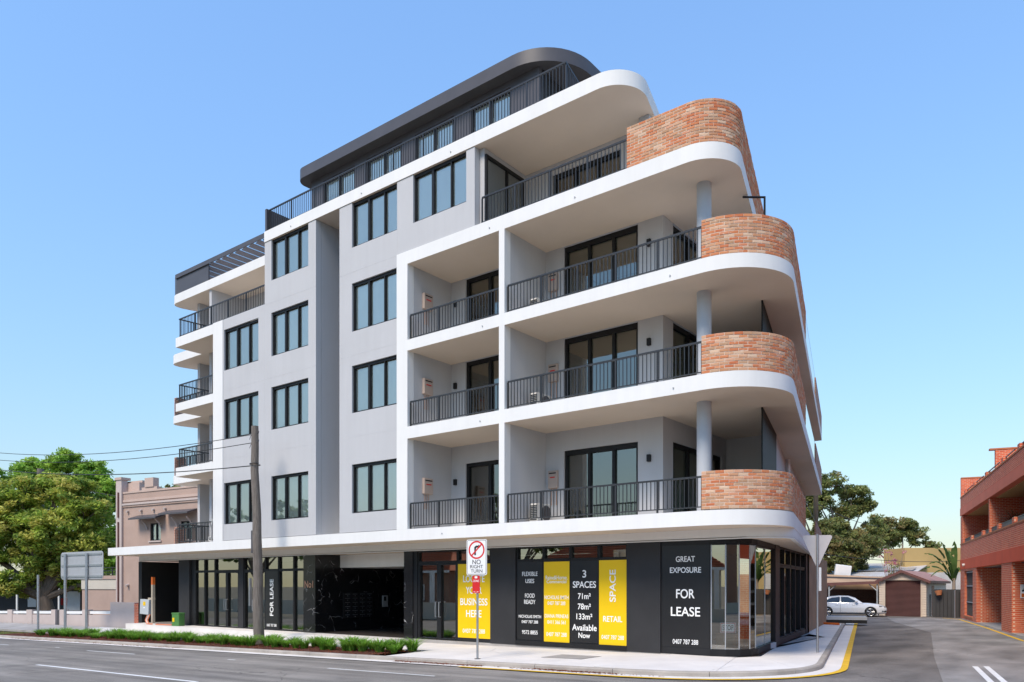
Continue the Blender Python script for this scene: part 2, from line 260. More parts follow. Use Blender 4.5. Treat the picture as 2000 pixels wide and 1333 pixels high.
def cracks(m, sc=.45, dark=.35):
    n, l = m.node_tree.nodes, m.node_tree.links; p = n['Principled BSDF']; old = p.inputs['Base Color'].links[0].from_socket; tc = n.new('ShaderNodeTexCoord')
    nz = n.new('ShaderNodeTexNoise'); nz.inputs['Scale'].default_value = 1.5; nz.inputs['Detail'].default_value = 5; l.new(tc.outputs['Object'], nz.inputs[0])
    ad = n.new('ShaderNodeMix'); ad.data_type = 'RGBA'; ad.blend_type = 'ADD'; ad.inputs[0].default_value = .6; l.new(tc.outputs['Object'], ad.inputs[6]); l.new(nz.outputs['Color'], ad.inputs[7])
    vo = n.new('ShaderNodeTexVoronoi'); vo.feature = 'DISTANCE_TO_EDGE'; vo.inputs['Scale'].default_value = sc; l.new(ad.outputs[2], vo.inputs['Vector'])
    rp = n.new('ShaderNodeValToRGB'); rp.color_ramp.elements[0].position = .001; rp.color_ramp.elements[0].color = (1,1,1,1); rp.color_ramp.elements[1].position = .007; rp.color_ramp.elements[1].color = (0,0,0,1); l.new(vo.outputs[0], rp.inputs[0])
    n2 = n.new('ShaderNodeTexNoise'); n2.inputs['Scale'].default_value = .35; l.new(tc.outputs['Object'], n2.inputs[0]); r2 = n.new('ShaderNodeValToRGB'); r2.color_ramp.elements[0].position = .5; r2.color_ramp.elements[1].position = .6; l.new(n2.outputs[0], r2.inputs[0])
    mu = n.new('ShaderNodeMath'); mu.operation = 'MULTIPLY'; l.new(rp.outputs[0], mu.inputs[0]); l.new(r2.outputs[0], mu.inputs[1])
    n3 = n.new('ShaderNodeTexNoise'); n3.inputs['Scale'].default_value = .9; n3.inputs['Detail'].default_value = 6; l.new(tc.outputs['Object'], n3.inputs[0]); r3 = n.new('ShaderNodeMapRange'); r3.inputs[1].default_value = .58; r3.inputs[2].default_value = .72; r3.inputs[3].default_value = 0; r3.inputs[4].default_value = .45; l.new(n3.outputs[0], r3.inputs[0])
    mxx = n.new('ShaderNodeMath'); mxx.operation = 'MAXIMUM'; l.new(mu.outputs[0], mxx.inputs[0]); l.new(r3.outputs[0], mxx.inputs[1])
    dk = n.new('ShaderNodeMix'); dk.data_type = 'RGBA'; dk.blend_type = 'MULTIPLY'; l.new(mxx.outputs[0], dk.inputs[0]); l.new(old, dk.inputs[6]); dk.inputs[7].default_value = (dark,dark,dark,1); l.new(dk.outputs[2], p.inputs['Base Color'])
    return m
M['road'] = asphalt('street_asphalt', (.178,.165,.15), (.255,.232,.205)); M['lane'] = asphalt('lane_asphalt', (.132,.12,.108), (.185,.167,.15), 1.0, (.9,.35,1)); M['lane2'] = asphalt('pale_lane_asphalt', (.205,.195,.185), (.27,.255,.24), 1.0, (.9,.35,1))
def marble():
    m = mat('black_marble', (.010,.010,.011), .18, .3, 1.5, spec=.6); n, l = m.node_tree.nodes, m.node_tree.links; p = n['Principled BSDF']; old = p.inputs['Base Color'].links[0].from_socket
    tc = n.new('ShaderNodeTexCoord'); nz = n.new('ShaderNodeTexNoise'); nz.inputs['Scale'].default_value = 1.1; nz.inputs['Detail'].default_value = 3; l.new(tc.outputs['Object'], nz.inputs[0])
    ad = n.new('ShaderNodeMix'); ad.data_type = 'RGBA'; ad.blend_type = 'ADD'; ad.inputs[0].default_value = .9; l.new(tc.outputs['Object'], ad.inputs[6]); l.new(nz.outputs['Color'], ad.inputs[7])
    vo = n.new('ShaderNodeTexVoronoi'); vo.feature = 'DISTANCE_TO_EDGE'; vo.inputs['Scale'].default_value = 1.7; l.new(ad.outputs[2], vo.inputs['Vector'])
    rp = n.new('ShaderNodeValToRGB'); rp.color_ramp.elements[0].position = .0; rp.color_ramp.elements[0].color = (1,1,1,1); rp.color_ramp.elements[1].position = .014; rp.color_ramp.elements[1].color = (0,0,0,1); l.new(vo.outputs[0], rp.inputs[0])
    n2 = n.new('ShaderNodeTexNoise'); n2.inputs['Scale'].default_value = 2.2; l.new(tc.outputs['Object'], n2.inputs[0]); r2 = n.new('ShaderNodeValToRGB'); r2.color_ramp.elements[0].position = .50; r2.color_ramp.elements[1].position = .64; l.new(n2.outputs[0], r2.inputs[0])
    mu = n.new('ShaderNodeMath'); mu.operation = 'MULTIPLY'; l.new(rp.outputs[0], mu.inputs[0]); l.new(r2.outputs[0], mu.inputs[1])
    mx = n.new('ShaderNodeMix'); mx.data_type = 'RGBA'; l.new(mu.outputs[0], mx.inputs[0]); l.new(old, mx.inputs[6]); mx.inputs[7].default_value = (.50,.49,.48,1); l.new(mx.outputs[2], p.inputs['Base Color'])
    return m
M['marble'] = marble()
for k_ in ('road','lane','lane2'): cracks(M[k_], .4 if k_ == 'road' else .3, .5)
cracks(M['concrete'], .15, .82)
# ------------------------------------------------------------ ground, street, lane
K = -.264
def gz(x, y): return .0187*max(min(x+.25*max(y,0), 0), -75)
def cpath(cx, y0, rad, yend, xs, k=K, n=16):
    c = cx+k*y0; l = math.hypot(k, 1); th = math.acos(k/l); T = rad*math.tan(th/2); out = [(xs, y0)] if xs < c-T-1e-3 else []
    for i in range(n+1):
        a = -math.pi/2+th*i/n; out.append((c-T+rad*math.cos(a), y0+rad+rad*math.sin(a)))
    if yend is not None and yend > out[-1][1]: out.append((cx+k*yend, yend))
    return out
def resample(pts, step):
    P = [Vector(p) for p in pts]; L = [0]
    for i in range(1, len(P)): L.append(L[-1]+(P[i]-P[i-1]).length)
    def at(s):
        s = max(0, min(L[-1], s))
        for i in range(1, len(P)):
            if s <= L[i]+1e-9:
                t = (s-L[i-1])/max(1e-9, L[i]-L[i-1]); q = P[i-1].lerp(P[i], t); return (q.x, q.y)
        return (P[-1].x, P[-1].y)
    return at, L[-1]
def sheet(name, xs, ys, zf, mt, parent=None, **k):
    v = [(x, y, zf(x, y)) for y in ys for x in xs]; nx = len(xs)
    f = [(j*nx+i, j*nx+i+1, (j+1)*nx+i+1, (j+1)*nx+i) for j in range(len(ys)-1) for i in range(nx-1)]
    me = bpy.data.meshes.new(name); me.from_pydata(v, [], f); me.materials.append(mt); return tag(link(name, me, parent), **k)
XS = [-1500,-300,-75,-60,-45,-30,-15,-5,0,5,15,60,300,1500]
sheet('ground', XS, [-1500,-300,-60,-35,-22,-3.2,0,10,20,30,40,60,300,1500], lambda x, y: gz(x, y)-.30, mat('dry_ground', (.16,.14,.10), .95, .25, .5), kind='structure')
sheet('road', XS[1:-1], [-22,-16,-10,-3.0], lambda x, y: gz(x, 0)-.135, M['road'], kind='structure')
kp = cpath(3.06, -3.0, 3.6, 32, -75, -.243, 22)
gut = offset(kp, -.42)
# lane surface, from the gutter to the brick building
lane = [(kp[3][0], -3.4)]+[p for p in gut[3:]]+[(-9.0,33),(-16,36.0),(-16,60),(6,60),(1.2,39.5),(6.6,18),(9.5,4),(14,-3.2)]
MB().prism(lane, -.2, -.128).build('lane', M['lane'], kind='structure')
patch = [(2.0,20.0),(4.4,6.6),(6.2,-2.6),(13.5,-2.6),(9.3,4),(6.5,18),(1.2,38),(-3.5,36.5),(-1.6,30)]
MB().prism(patch, -.16, -.123).build('lane_patch', M['lane2'], kind='structure')
# gutter strip
gb = MB()
for i in range(len(kp)-1):
    a, b, c, d = kp[i], kp[i+1], gut[i+1], gut[i]
    n = 12 if i == 0 else 1
    for q in range(n):
        t0, t1 = q/n, (q+1)/n
        L = lambda p, r, t: (p[0]+(r[0]-p[0])*t, p[1]+(r[1]-p[1])*t)
        P = [L(a,b,t0), L(a,b,t1), L(d,c,t1), L(d,c,t0)]
        gb.add([(x, y, gz(x, 0 if x < -5 else y)-.112) for x, y in P], [(0,1,2,3)])
gb.build('gutter', M['concrete'], kind='structure')
# kerb: separate stones with joints
kerb = empty('kerb', kind='structure'); at, KL = resample(kp, .1)
s = 20.0
while s < KL-1.0:
    ln = 2.35; e = min(s+ln, KL); ns = 8
    pts = [at(s+.007+(e-s-.014)*i/ns) for i in range(ns+1)]; inn = offset(pts, .15); mid = offset(pts, .02)
    b = MB(); vv = []
    for p, m_, q in zip(pts, mid, inn):
        z = gz(p[0], 0 if p[0] < -5 else p[1]); lip = random.uniform(-.002,.002)
        vv += [(p[0],p[1],z-.2),(p[0],p[1],z-.03+lip),(m_[0],m_[1],z+.004+lip),(q[0],q[1],z+.006+lip),(q[0],q[1],z-.2)]
    ff = [(5*i+k, 5*i+5+k, 5*i+5+k+1, 5*i+k+1) for i in range(ns) for k in range(4)]+[(0,1,2,3,4), tuple(5*ns+k for k in (4,3,2,1,0))]
    b.add(vv, ff).build('kerb_stone', M['kerbc'], kerb); s = e
# footpath slabs
def pz(x, y): return gz(x, 0)*(1-.42*max(0, min(1, (y+2.85)/4.4)))
path = empty('footpath', kind='structure')
def slab(x0, x1, y0, y1, mt=None):
    g = .006; b = MB(); n = 3
    P = [(x0+g,y0+g),(x1-g,y0+g),(x1-g,y1-g),(x0+g,y1-g)]
    b.prism(P, lambda p: pz(*p)-.12, lambda p: pz(*p)); b.build('paving_slab', mt or M['concrete'], path)
x = -9.2
while x < -1.6: slab(x, x+1.9, -2.84, 1.55); x += 1.9
x = -9.2
while x > -72: slab(x-2.4, x, -.85, 1.6, M['concrete'] if x > -36 else M['oldconc']); x -= 2.4
inn = offset(kp, .156)
cor = [p for p in inn if p[0] > -1.6 or p[1] > -2]
def cslab(pts): MB().prism(pts, -.12, 0.0).build('paving_slab', M['concrete'], path)
ci = [i for i, p in enumerate(inn) if p[0] > -1.5][0]
seg = [p for p in inn[ci:]]
cutA, cutB = len(seg)//3, 2*len(seg)//3
cslab([(-1.59,-2.83)]+seg[:cutA+1]+[(.30,1.55),(-1.59,1.55)])
cslab([(.312,1.55)]+[(seg[cutA][0]+.006,seg[cutA][1]+.008)]+seg[cutA+1:cutB+1]+[(.75,2.3)])
sl = lambda y: (seg[-2][0]+(seg[-1][0]-seg[-2][0])*(y-seg[-2][1])/(seg[-1][1]-seg[-2][1]), y)
cslab([(.75,2.31),(seg[cutB][0],seg[cutB][1]+.01)]+seg[cutB+1:-1]+[sl(7.0),(-.35,7.0)])
for y0, y1 in ((7.0,10.5),(10.5,14),(14,17.5),(17.5,21),(21,25),(25,31.8)):
    a, b = sl(y0+.012), sl(y1); cslab([(-.35-.21*(y0-7),y0+.012), a, b, (-.35-.21*(y1-7),y1)])
# line markings
def strip(name, pts, w, z, mt, **k):
    o2 = offset(pts, w); b = MB()
    for i in range(len(pts)-1):
        q = [pts[i], pts[i+1], o2[i+1], o2[i]]; b.add([(p[0], p[1], z(p[0], p[1])) for p in q], [(0,1,2,3)])
    return b.build(name, mt, kind='structure', **k)
ga, GL = resample(gut, .1); ys = [ga(69.5+(GL-70.3)*i/90) for i in range(91)]
strip('yellow_edge_line', ys, -.17, lambda x, y: gz(x, 0 if x < -5 else y)-.106, M['ylw'])
rz = lambda x, y: gz(x, 0)-.131
def hline(name, x0, x1, y, w, **k):
    n = max(2, int((x1-x0)/4)); strip(name, [(x0+(x1-x0)*i/n, y) for i in range(n+1)], w, rz, M['wline'])
hline('lane_line', -40, -29.5, -9.47, .13); hline('lane_line', -17.9, -8.6, -9.47, .13); hline('lane_line', -4.0, 6, -9.47, .13)
for a, b in ((-35.5,-31.5),(-23.5,-19.6),(-8.6,-4.5),(5,9)): hline('lane_dash', a, b, -5.55, .09)
for a, b in ((-14.1,-13.7),(-27.3,-26.9)): hline('lane_dash', a, b, -5.2, .08)
strip('give_way_line', [(5.69,4.23),(6.55,.2)], .13, lambda x, y: -.117, M['wline']); strip('give_way_line', [(5.92,4.42),(6.80,.3)], .13, lambda x, y: -.117, M['wline'])
strip('yellow_edge_line', [(6.55,14.2),(5.81,16.55),(3.5,26.1),(.85,36.3),(-.4,38.2)], .14, lambda x, y: -.117, M['ylw'])
MB().prism([(6.0,13.5),(6.8,13.2),(7.3,14.6),(6.5,14.9)], -.14, -.11).build('drain_cover', M['oldconc'], kind='structure')
MB().prism([(-4.4,-1.1),(-3.1,-1.1),(-3.1,-.1),(-4.4,-.1)], -.1, lambda p: pz(*p)+.004).build('pit_lid', M['oldconc'], kind='structure')
MB().prism([(-4.44,-1.14),(-3.06,-1.14),(-3.06,-.06),(-4.44,-.06)], -.1, lambda p: pz(*p)+.002).build('pit_frame', M['dark'], kind='structure')
# grass verge far left and bed of mulch
VX = [-72,-64,-56,-48,-41.5]
sheet('verge', VX, [-2.85,-1.8,-.85], lambda x, y: gz(x, 0)-.01, mat('dry_verge', (.20,.17,.06), .95, .3, 2.0, .5, 40, col2=(.10,.15,.03)), kind='structure')
BX = [-41.4+i*.9 for i in range(37)]
sheet('garden_bed', BX[:36], [-2.85,-2.4,-1.8,-1.2,-.85], lambda x, y: gz(x, 0)-.015+.05*math.exp(-((y+1.85)/.7)**2), M['mulchbase'], kind='structure')
chips = MB(); rng = random.Random(3)
for i in range(9000):
    if i < 7600:
        x = rng.uniform(-40.5,-9.4); y = rng.uniform(-2.84,-.8); z = gz(x, 0)+.0+.05*math.exp(-((y+1.85)/.7)**2)
    else:
        x = rng.choice([rng.uniform(-38,-21), rng.uniform(-8.5,-5), rng.gauss(-2.2,.8)]); y = -3.02-abs(rng.gauss(0,.10)); z = gz(x, 0)-.105
    a = rng.uniform(0, 6.28); l_, w_ = rng.uniform(.02,.06), rng.uniform(.008,.02); t = rng.uniform(-.012,.03)
    c, sn = math.cos(a), math.sin(a)
    chips.add([(x-c*l_, y-sn*l_, z), (x+sn*w_, y-c*w_, z+.012), (x+c*l_, y+sn*l_, z+t), (x-sn*w_, y+c*w_, z+.01)], [(0,1,2,3)])
chips.build('bark_mulch', M['mulch'], kind='stuff', label='reddish bark mulch on the roadside bed and in the gutter')
# turf blades of the verge
def blades(n, rad, h, seed, cols, wid=.012, lean=.5):
    r = random.Random(seed); v = []; f = []; c = []
    for i in range(n):
        a = r.uniform(0, 6.28); q = rad*math.sqrt(r.random())*.35; x, y = q*math.cos(a), q*math.sin(a)
        b = a+r.gauss(0,.6); hh = h*r.uniform(.55,1.15); ln = lean*r.uniform(.25,1.3)*hh; w = wid*r.uniform(.7,1.3); px, py = -math.sin(b)*w, math.cos(b)*w
        k = len(v); col = r.choice(cols); g = r.uniform(.75,1.25)
        for t, ww in ((0,1),(.4,1.0),(.75,.7),(1,.08)):
            dx = math.cos(b)*ln*t*t; dy = math.sin(b)*ln*t*t; z = hh*(t-.25*lean*t*t*t)
            v += [(x+dx-px*ww, y+dy-py*ww, z), (x+dx+px*ww, y+dy+py*ww, z)]
        for t in range(3): f.append((k+2*t, k+2*t+1, k+2*t+3, k+2*t+2))
        c += [tuple(min(1, q_*g) for q_ in col)+(1,)]*8
    return v, f, c
def colmesh(name, v, f, c, mt):
    me = bpy.data.meshes.new(name); me.from_pydata(v, [], f); me.materials.append(mt)
    at_ = me.color_attributes.new('leafcol', 'FLOAT_COLOR', 'POINT'); at_.data.foreach_set('color', [q for cc in c for q in cc]); return me
tv, tf, tc_ = [], [], []; rt = random.Random(5)
for i in range(1500):
    x = rt.uniform(-70,-41.5); y = rt.uniform(-2.7,-.9); v, f, c = blades(4, .12, .07, i, [(.10,.17,.03),(.16,.22,.04),(.24,.22,.07),(.30,.25,.10)], .012, .8)
    k = len(tv); z = gz(x, 0)-.01; tv += [(p[0]+x, p[1]+y, p[2]+z) for p in v]; tf += [tuple(q+k for q in g) for g in f]; tc_ += c
tag(link('verge_grass', colmesh('verge_grass', tv, tf, tc_, M['blade'])), 'patchy short grass on the verge before the pink wall', kind='stuff')
GC = [(.17,.38,.04),(.22,.45,.05),(.13,.29,.03),(.30,.50,.09),(.12,.24,.03)]
gm = [colmesh('grass_clump', *blades(190, .36, .58, 40+i, GC, .013, .8), M['blade']) for i in range(6)]
rg = random.Random(11); xx = -37.5
while xx < -9.0:
    for row in range(2):
        x = xx+rg.uniform(-.2,.2)+row*.33; y = (-1.98 if row == 0 else -1.22)+rg.uniform(-.18,.18)
        if (-18.8 < x < -17.6 and abs(y+1.3) < .4) or rg.random() < .06 or x > -9.3: continue
        s_ = rg.uniform(.65,1.15); o = link('grass_clump', rg.choice(gm), None, (x, y, gz(x, 0)+.02), (0, 0, rg.uniform(0, 6.28)), (s_, s_, s_*rg.uniform(.62,.9)))
        tag(o, 'strappy bright green clump in the mulched roadside bed', 'plant', 'strappy clumps planted along the bed')
    xx += .53

# ------------------------------------------------------------ apartment building
LV = [0.0, 4.02, 7.62, 10.69, 13.83, 16.90]; SB = [0, 3.6, 7.20, 10.31, 13.38, 16.46]
A = empty('apartment_building', label='five-storey grey and white apartment building with curved brick balconies', cat='building')
FR = frame(0, 0)
# slabs
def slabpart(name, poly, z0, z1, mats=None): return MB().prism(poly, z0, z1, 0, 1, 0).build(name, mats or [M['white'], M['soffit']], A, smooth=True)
for i in (2, 3): slabpart('floor_slab', cpath(2.29, -.03, 1.75, 26.6, -11.62)+[(-12,26.6),(-12,14),(-23.0,14),(-23.0,.30),(-16.4,.30),(-16.4,3.1),(-14.62,3.1),(-14.62,.3),(-11.62,.3)], SB[i], LV[i])
slabpart('floor_slab', cpath(.93, -.03, 1.05, 26.6, -11.62)+[(-12,26.6),(-12,14),(-23.0,14),(-23.0,.30),(-16.4,.30),(-16.4,3.1),(-14.62,3.1),(-14.62,.3),(-11.62,.3)], SB[4], LV[4])
slabpart('floor_slab', cpath(-1.95, -.03, 1.0, 22.0, -19.64)+[(-12,22.0),(-12,14),(-19.64,14)], SB[5], LV[5])
slabpart('canopy', cpath(2.29, -.03, 1.75, 24.6, -33.73)+[(-12,24.6),(-12,12),(-33.73,12)], SB[1], 4.0)
bul = cpath(2.284, 1.42, .95, 24.55, -33.3); blk = MB()
blk.band(bul[:], 3.31, 3.598, .12, 0); blk.build('canopy_bulkhead', [M['white']], A)
sof = bul+[(-6,24.5),(-6,8.0),(-33.3,8.0)]
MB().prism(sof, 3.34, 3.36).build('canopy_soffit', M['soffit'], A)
arcL = [(-27.4,8.0),(-28.3,6.0),(-28.95,4.4),(-29.4,3.2),(-29.7,2.35),(-29.82,1.85),(-29.78,1.55),(-29.62,1.38),(-29.35,1.3)]
for i in (2, 3): slabpart('balcony_slab', [(-23.56,9),(-27.0,9)]+arcL+[(-26.8,1.3),(-26.8,-.03),(-23.56,-.03)], SB[i], LV[i])
slabpart('balcony_slab', [(-19.7,-.0),(-19.7,9),(-27.0,9)]+arcL+[(-26.8,1.3),(-26.8,-.031),(-23.56,-.031),(-23.56,.28),(-22.7,.28),(-22.7,.2),(-19.7,.2)][:-1], SB[4], LV[4]-.005)
slabpart('roof_slab', [(-19.66,1.35),(-19.66,9),(-27.0,9)]+[(p[0], p[1]+.05) for p in arcL], SB[5], LV[5]-.004)
# front walls with window openings
CW, BW, AW, DW = (-22.72,-20.10), (-19.18,-16.71), (-14.08,-11.63), (-10.82,-8.33)
WZ = [None, (4.73,6.57), (8.51,10.29), (11.58,13.40-.0), (14.75,16.455)]
hz = lambda c, ls: [(c[0], c[1], WZ[l][0], WZ[l][1]) for l in ls]
wall('front_wall', FR, -22.78, -19.645, 4.02, 13.87, .25, hz(CW,(1,2,3)), M['grey'], A)
wall('front_wall', FR, -19.645, -16.23, 4.02, 16.455, .25, hz(BW,(1,2,3,4)), M['grey'], A)
wall('front_wall', FR, -14.80, -11.625, 4.02, 16.455, .25, hz(AW,(1,2,3,4)), M['grey'], A)
wall('front_wall', FR, -11.62, -7.96, 13.83, 16.455, .25, [(DW[0],DW[1],14.75,16.455)], M['grey'], A)
MB().box(-16.44,-16.232,.26,3.0,4.02,16.455).build('recess_wall', M['grey'], A); MB().box(-14.80,-14.6,.26,3.0,4.02,16.455).build('recess_wall', M['grey'], A)
MB().box(-16.44,-14.6,3.0,3.2,4.02,16.455).build('recess_wall', M['grey'], A)
MB().box(-7.96,-7.76,.26,2.5,13.83,16.455).build('balcony_wall', M['grey'], A)
# white piers
MB().box(-23.56,-22.782,-.03,.28,4.0,13.86).build('pier', M['white'], A)
for l in (1,2,3):
    za, zb_ = (4.001 if l == 1 else LV[l]+.0005), SB[l+1]-.0005
    MB().box(-11.62,-11.075,-.03,.28,za,zb_).build('pier', M['white'], A); MB().box(-6.91,-6.685,-.03,.28,za,zb_).build('pier', M['white'], A)
jm = mat('joint_sealant', (.52,.515,.52), .7, .05, 2)
for a_, b_, zs_ in ((-22.78,-19.65,(7.62,10.69)),(-19.64,-16.24,(7.62,10.69,13.83)),(-14.79,-11.63,(7.62,10.69,13.83))):
    for z_ in zs_: MB().box(a_,b_,-.003,.01,z_-.006,z_+.006).build('wall_joint', jm, A)
for x_, z0_, z1_ in ((-19.645,4.02,13.87),(-11.622,13.84,16.45),(-16.45+.01,4.02,16.45)): MB().box(x_-.005,x_+.005,-.003,.01,z0_,z1_).build('wall_joint', jm, A)
def pane(name, fr, u0, u1, w, z0, z1, mt, parent): 
    return link(name, MB().add([fr(u0,w,z0),fr(u1,w,z0),fr(u1,w,z1),fr(u0,w,z1)], [(0,1,2,3)]).mesh(name, mt, recalc=False), parent)
def window(fr, u0, u1, z0, z1, parent, cuts=(.355,.70), name='window', rec=.07, gl='glass', back='blind', fw=.05, head=.10, thick=.10, thin=.05, backs=None, label=None):
    b = MB(); W = u1-u0; d0, d1 = rec, rec+.11; e = .003
    b.fbox(fr,u0+e,u0+fw,d0,d1,z0+e,z1-e); b.fbox(fr,u1-fw,u1-e,d0,d1,z0+e,z1-e); b.fbox(fr,u0+fw,u1-fw,d0+.002,d1-.002,z1-head,z1-e); b.fbox(fr,u0+fw,u1-fw,d0-.012,d1-.002,z0+e,z0+.055)
    ed = [u0+fw]
    for i, c in enumerate(cuts):
        t = thick if i == 0 else thin; uc = u0+W*c; b.fbox(fr,uc-t/2,uc+t/2,d0+.004,d1-.004,z0+.055,z1-head); ed += [uc-t/2, uc+t/2]
    ed.append(u1-fw); o = b.build(name, M['black'], parent)
    if label: o['label'] = label
    for i in range(0, len(ed), 2): pane('pane', fr, ed[i]-.005, ed[i+1]+.005, rec+.085, z0+.05, z1-head+.01, M[gl], o)
    if back:
        bk = MB(); bk.fbox(fr,u0+.02,u1-.02,rec+.115,rec+.125,z0+.01,z1-.02); bk.build('blind', M[back], o)
    return o
for l in (1,2,3): window(FR, CW[0], CW[1], *WZ[l], A)
for l in (1,2,3,4): window(FR, BW[0], BW[1], *WZ[l], A); window(FR, AW[0], AW[1], *WZ[l], A)
window(FR, DW[0], DW[1], *WZ[4], A)
# balcony back walls and sliding doors
FB = frame(0, 2.25)
for l in (1,2,3):
    z0, z1 = LV[l], SB[l+1]; hd = 6.53 if l == 1 else z1-.02
    wall('balcony_wall', FB, -11.07, -6.70, z0, z1, .2, [(-10.35,-7.0,z0+.03,hd)], M['grey'], A); wall('balcony_wall', FB, -6.70, -2.28, z0, z1, .2, [(-5.95,-3.15,z0+.03,hd)], M['grey'], A)
    window(FB, -10.35, -7.0, z0+.03, hd, A, (.33,.66), 'sliding_door', .06, 'doorglass', None, .11, .14, .13, .09); window(FB, -5.95, -3.15, z0+.03, hd, A, (.34,.67), 'sliding_door', .06, 'doorglass', None, .09, .16, .10, .10)
    MB().box(-11.27,-11.072,.285,2.25,z0,z1).build('balcony_wall', M['grey'], A); MB().box(-6.905,-6.69,.285,2.25,z0,z1).build('balcony_wall', M['grey'], A)
    FS = frame(-2.28, 2.452, 0, 1)
    wall('balcony_wall', FS, .0, 4.64, z0, z1, .2, [(.48,3.0,z0+.03,hd),(3.5,4.25,z0+.03,hd)], M['grey'], A)
    window(FS, .48, 3.0, z0+.03, hd, A, (.5,), 'sliding_door', .06, 'doorglass', None, .09, .14, .12, .1); window(FS, 3.5, 4.25, z0+.03, hd, A, (), 'glazed_door', .06, 'doorglass', None, .09, .14)
    MB().box(-2.48,-.55,7.095,7.3,z0,z1).build('balcony_wall', M['grey'], A)
    MB().box(-6,-1.95,12.7,12.9,z0,z1).build('balcony_wall', M['white'], A)
    FQ = frame(-1.95, 12.71, K, 1); wall('side_wall', FQ, 0, 14, z0, z1, .2, [(1.2,3.4,z0+.1,z1-.4)], M['grey'], A); window(FQ, 1.2, 3.4, z0+.1, z1-.4, A, (.5,), gl='doorglass', back=None)
    MB().prism([(-2.8,7.3),(-.55,7.3),(-2.1,12.7),(-2.8,12.7)], z0, z1).build('side_wall', M['grey'], A)
    MB().tube([(-.52,1.32,z0),(-.52,1.32,z1)], .205, 40).build('column', mat('column_paint', (.47,.485,.51), .6, .03, .6) if l == 1 else bpy.data.materials['column_paint'], A, smooth=True)
# fourth floor
F4 = frame(0, 2.5)
wall('balcony_wall', F4, -7.76, -2.95, 13.83, 16.455, .2, [(-6.6,-3.9,13.86,16.1)], M['grey'], A); window(F4, -6.6, -3.9, 13.86, 16.1, A, (.33,.66), 'sliding_door', .06, 'doorglass', None, .09, .14, .1, .1)
F4s = frame(-7.755, .02, 0, 1); wd = window(F4s, .24, 2.3, 13.86, 16.24, A, (.55,), 'sliding_door', -.08, 'glass', None, .08, .1, .08, .06)
MB().box(-2.95,-2.75,2.5,10,13.83,16.455).build('balcony_wall', M['grey'], A)
MB().box(-2.95,-2.6,1.95,2.3,13.83,16.455).build('column', bpy.data.materials['column_paint'], A)
# small drain outlets in the slab edges
for x_, z_ in ((-9.0,16.62),(-13.5,16.62),(-17.8,16.62),(-7.3,13.58),(-4.0,13.55),(-7.6,10.46),(-.9,10.46),(-7.7,7.38),(-.8,7.38),(-9.4,3.78)): MB().tube([(x_,-.055,z_),(x_,.05,z_)], .022, 10).build('drain_outlet', M['signgrey'], A)
# privacy screens by the side balconies
for l in (1, 2):
    FSc = frame(.59, 2.9, -.251, .968); o = MB(); o.fbox(FSc,0,4.5,0,.05,SB[l+1]-.07,SB[l+1]-.01); o = o.build('privacy_screen', M['black'], A); q_ = MB(); q_.fbox(FSc,0,4.5,0,.05,LV[l]+.02,LV[l]+.08); q_.build('bottom_rail', M['black'], o)
    sm = MB(); sm.fbox(lambda u,w,z: (FSc(u,w,z)[0]-FSc(0,0,0)[0], FSc(u,w,z)[1]-FSc(0,0,0)[1], z), 0,.07,0.003,.047,0,SB[l+1]-LV[l]-.15); me = sm.mesh('slat', M['black'])
    for k in range(45): p = FSc(k*.1+.005,0,LV[l]+.08); link('slat', me, o, p)
sc = MB(); sc.tube([(.12,2.55,13.30),(.62,2.95,13.30)], .03, 6); sc.tube([(.62,2.95,13.32),(.62,2.95,10.7)], .03, 6); sc = sc.build('screen_frame', M['black'], A)
pane('pane', frame(.62,2.95,-.251,.968), 0, 1.6, 0, 10.8, 13.2, M['shopglass'], sc)
# rooms behind the glass: inner walls, so nothing shows through
for l in (1,2,3,4,5):
    z0 = LV[l]; z1 = SB[l+1] if l < 5 else 19.2
    MB().box(-22.5 if l < 4 else (-19.6 if l == 4 else -18.2),-2.6 if l < 4 else (-3.0 if l == 4 else -6.8),5.6,5.8,z0,z1).build('room_wall', M['room'], A)
    for xw in ((-20,-17,-14.3,-11.8,-7.9,-6.8) if l < 4 else (-17,-14.3,-11.8,-8.1)): MB().box(xw,xw+.1,2.5,5.6,z0,z1).build('room_wall', M['room'], A)
    MB().box(-26.4 if l < 5 else -18.3,(-3.0,-3.0,-3.0,-6.0,-6.6)[l-1],13.8,14.0,z0,z1).build('rear_wall', M['grey'], A)
# left-hand balconies
for l in (1,2,3,4):
    z0, z1 = LV[l], SB[l+1]
    MB().box(-26.35,-26.15,1.45,9,z0,z1).build('balcony_wall', M['grey'], A); MB().box(-28.55,-28.35,2.1,4.9,z0,z1).build('balcony_wall', M['grey'], A)
    MB().box(-28.35,-19.7,5.2,5.4,z0,z1).build('balcony_wall', M['grey'], A)
    if l < 4: MB().box(-23.3,-23.1,.29,5.2,z0,z1).build('balcony_wall', M['grey'], A)
    MB().box(-28.9,-28.75,4.7,6.0,z0,z0+1.0).build('brick_end_parapet', brickmat('end_brick', (.33,.10,.05), (.42,.20,.12), (.5,.4,.32), axis='yz') if l == 1 else bpy.data.materials['end_brick'], A)
    MB().box(-29.74,-29.5,1.5,2.0,z0,z0+1.0).build('brick_end_parapet', bpy.data.materials['end_brick'], A) if l < 4 else None
F4l = frame(0, 3.2); wall('balcony_wall', F4l, -26.15, -19.7, 13.83, 16.45, .2, [(-22.3,-20.2,13.86,16.3)], M['grey'], A); window(F4l, -22.3, -20.2, 13.86, 16.3, A, (.5,), 'sliding_door', .06, 'doorglass', None, .09, .12)
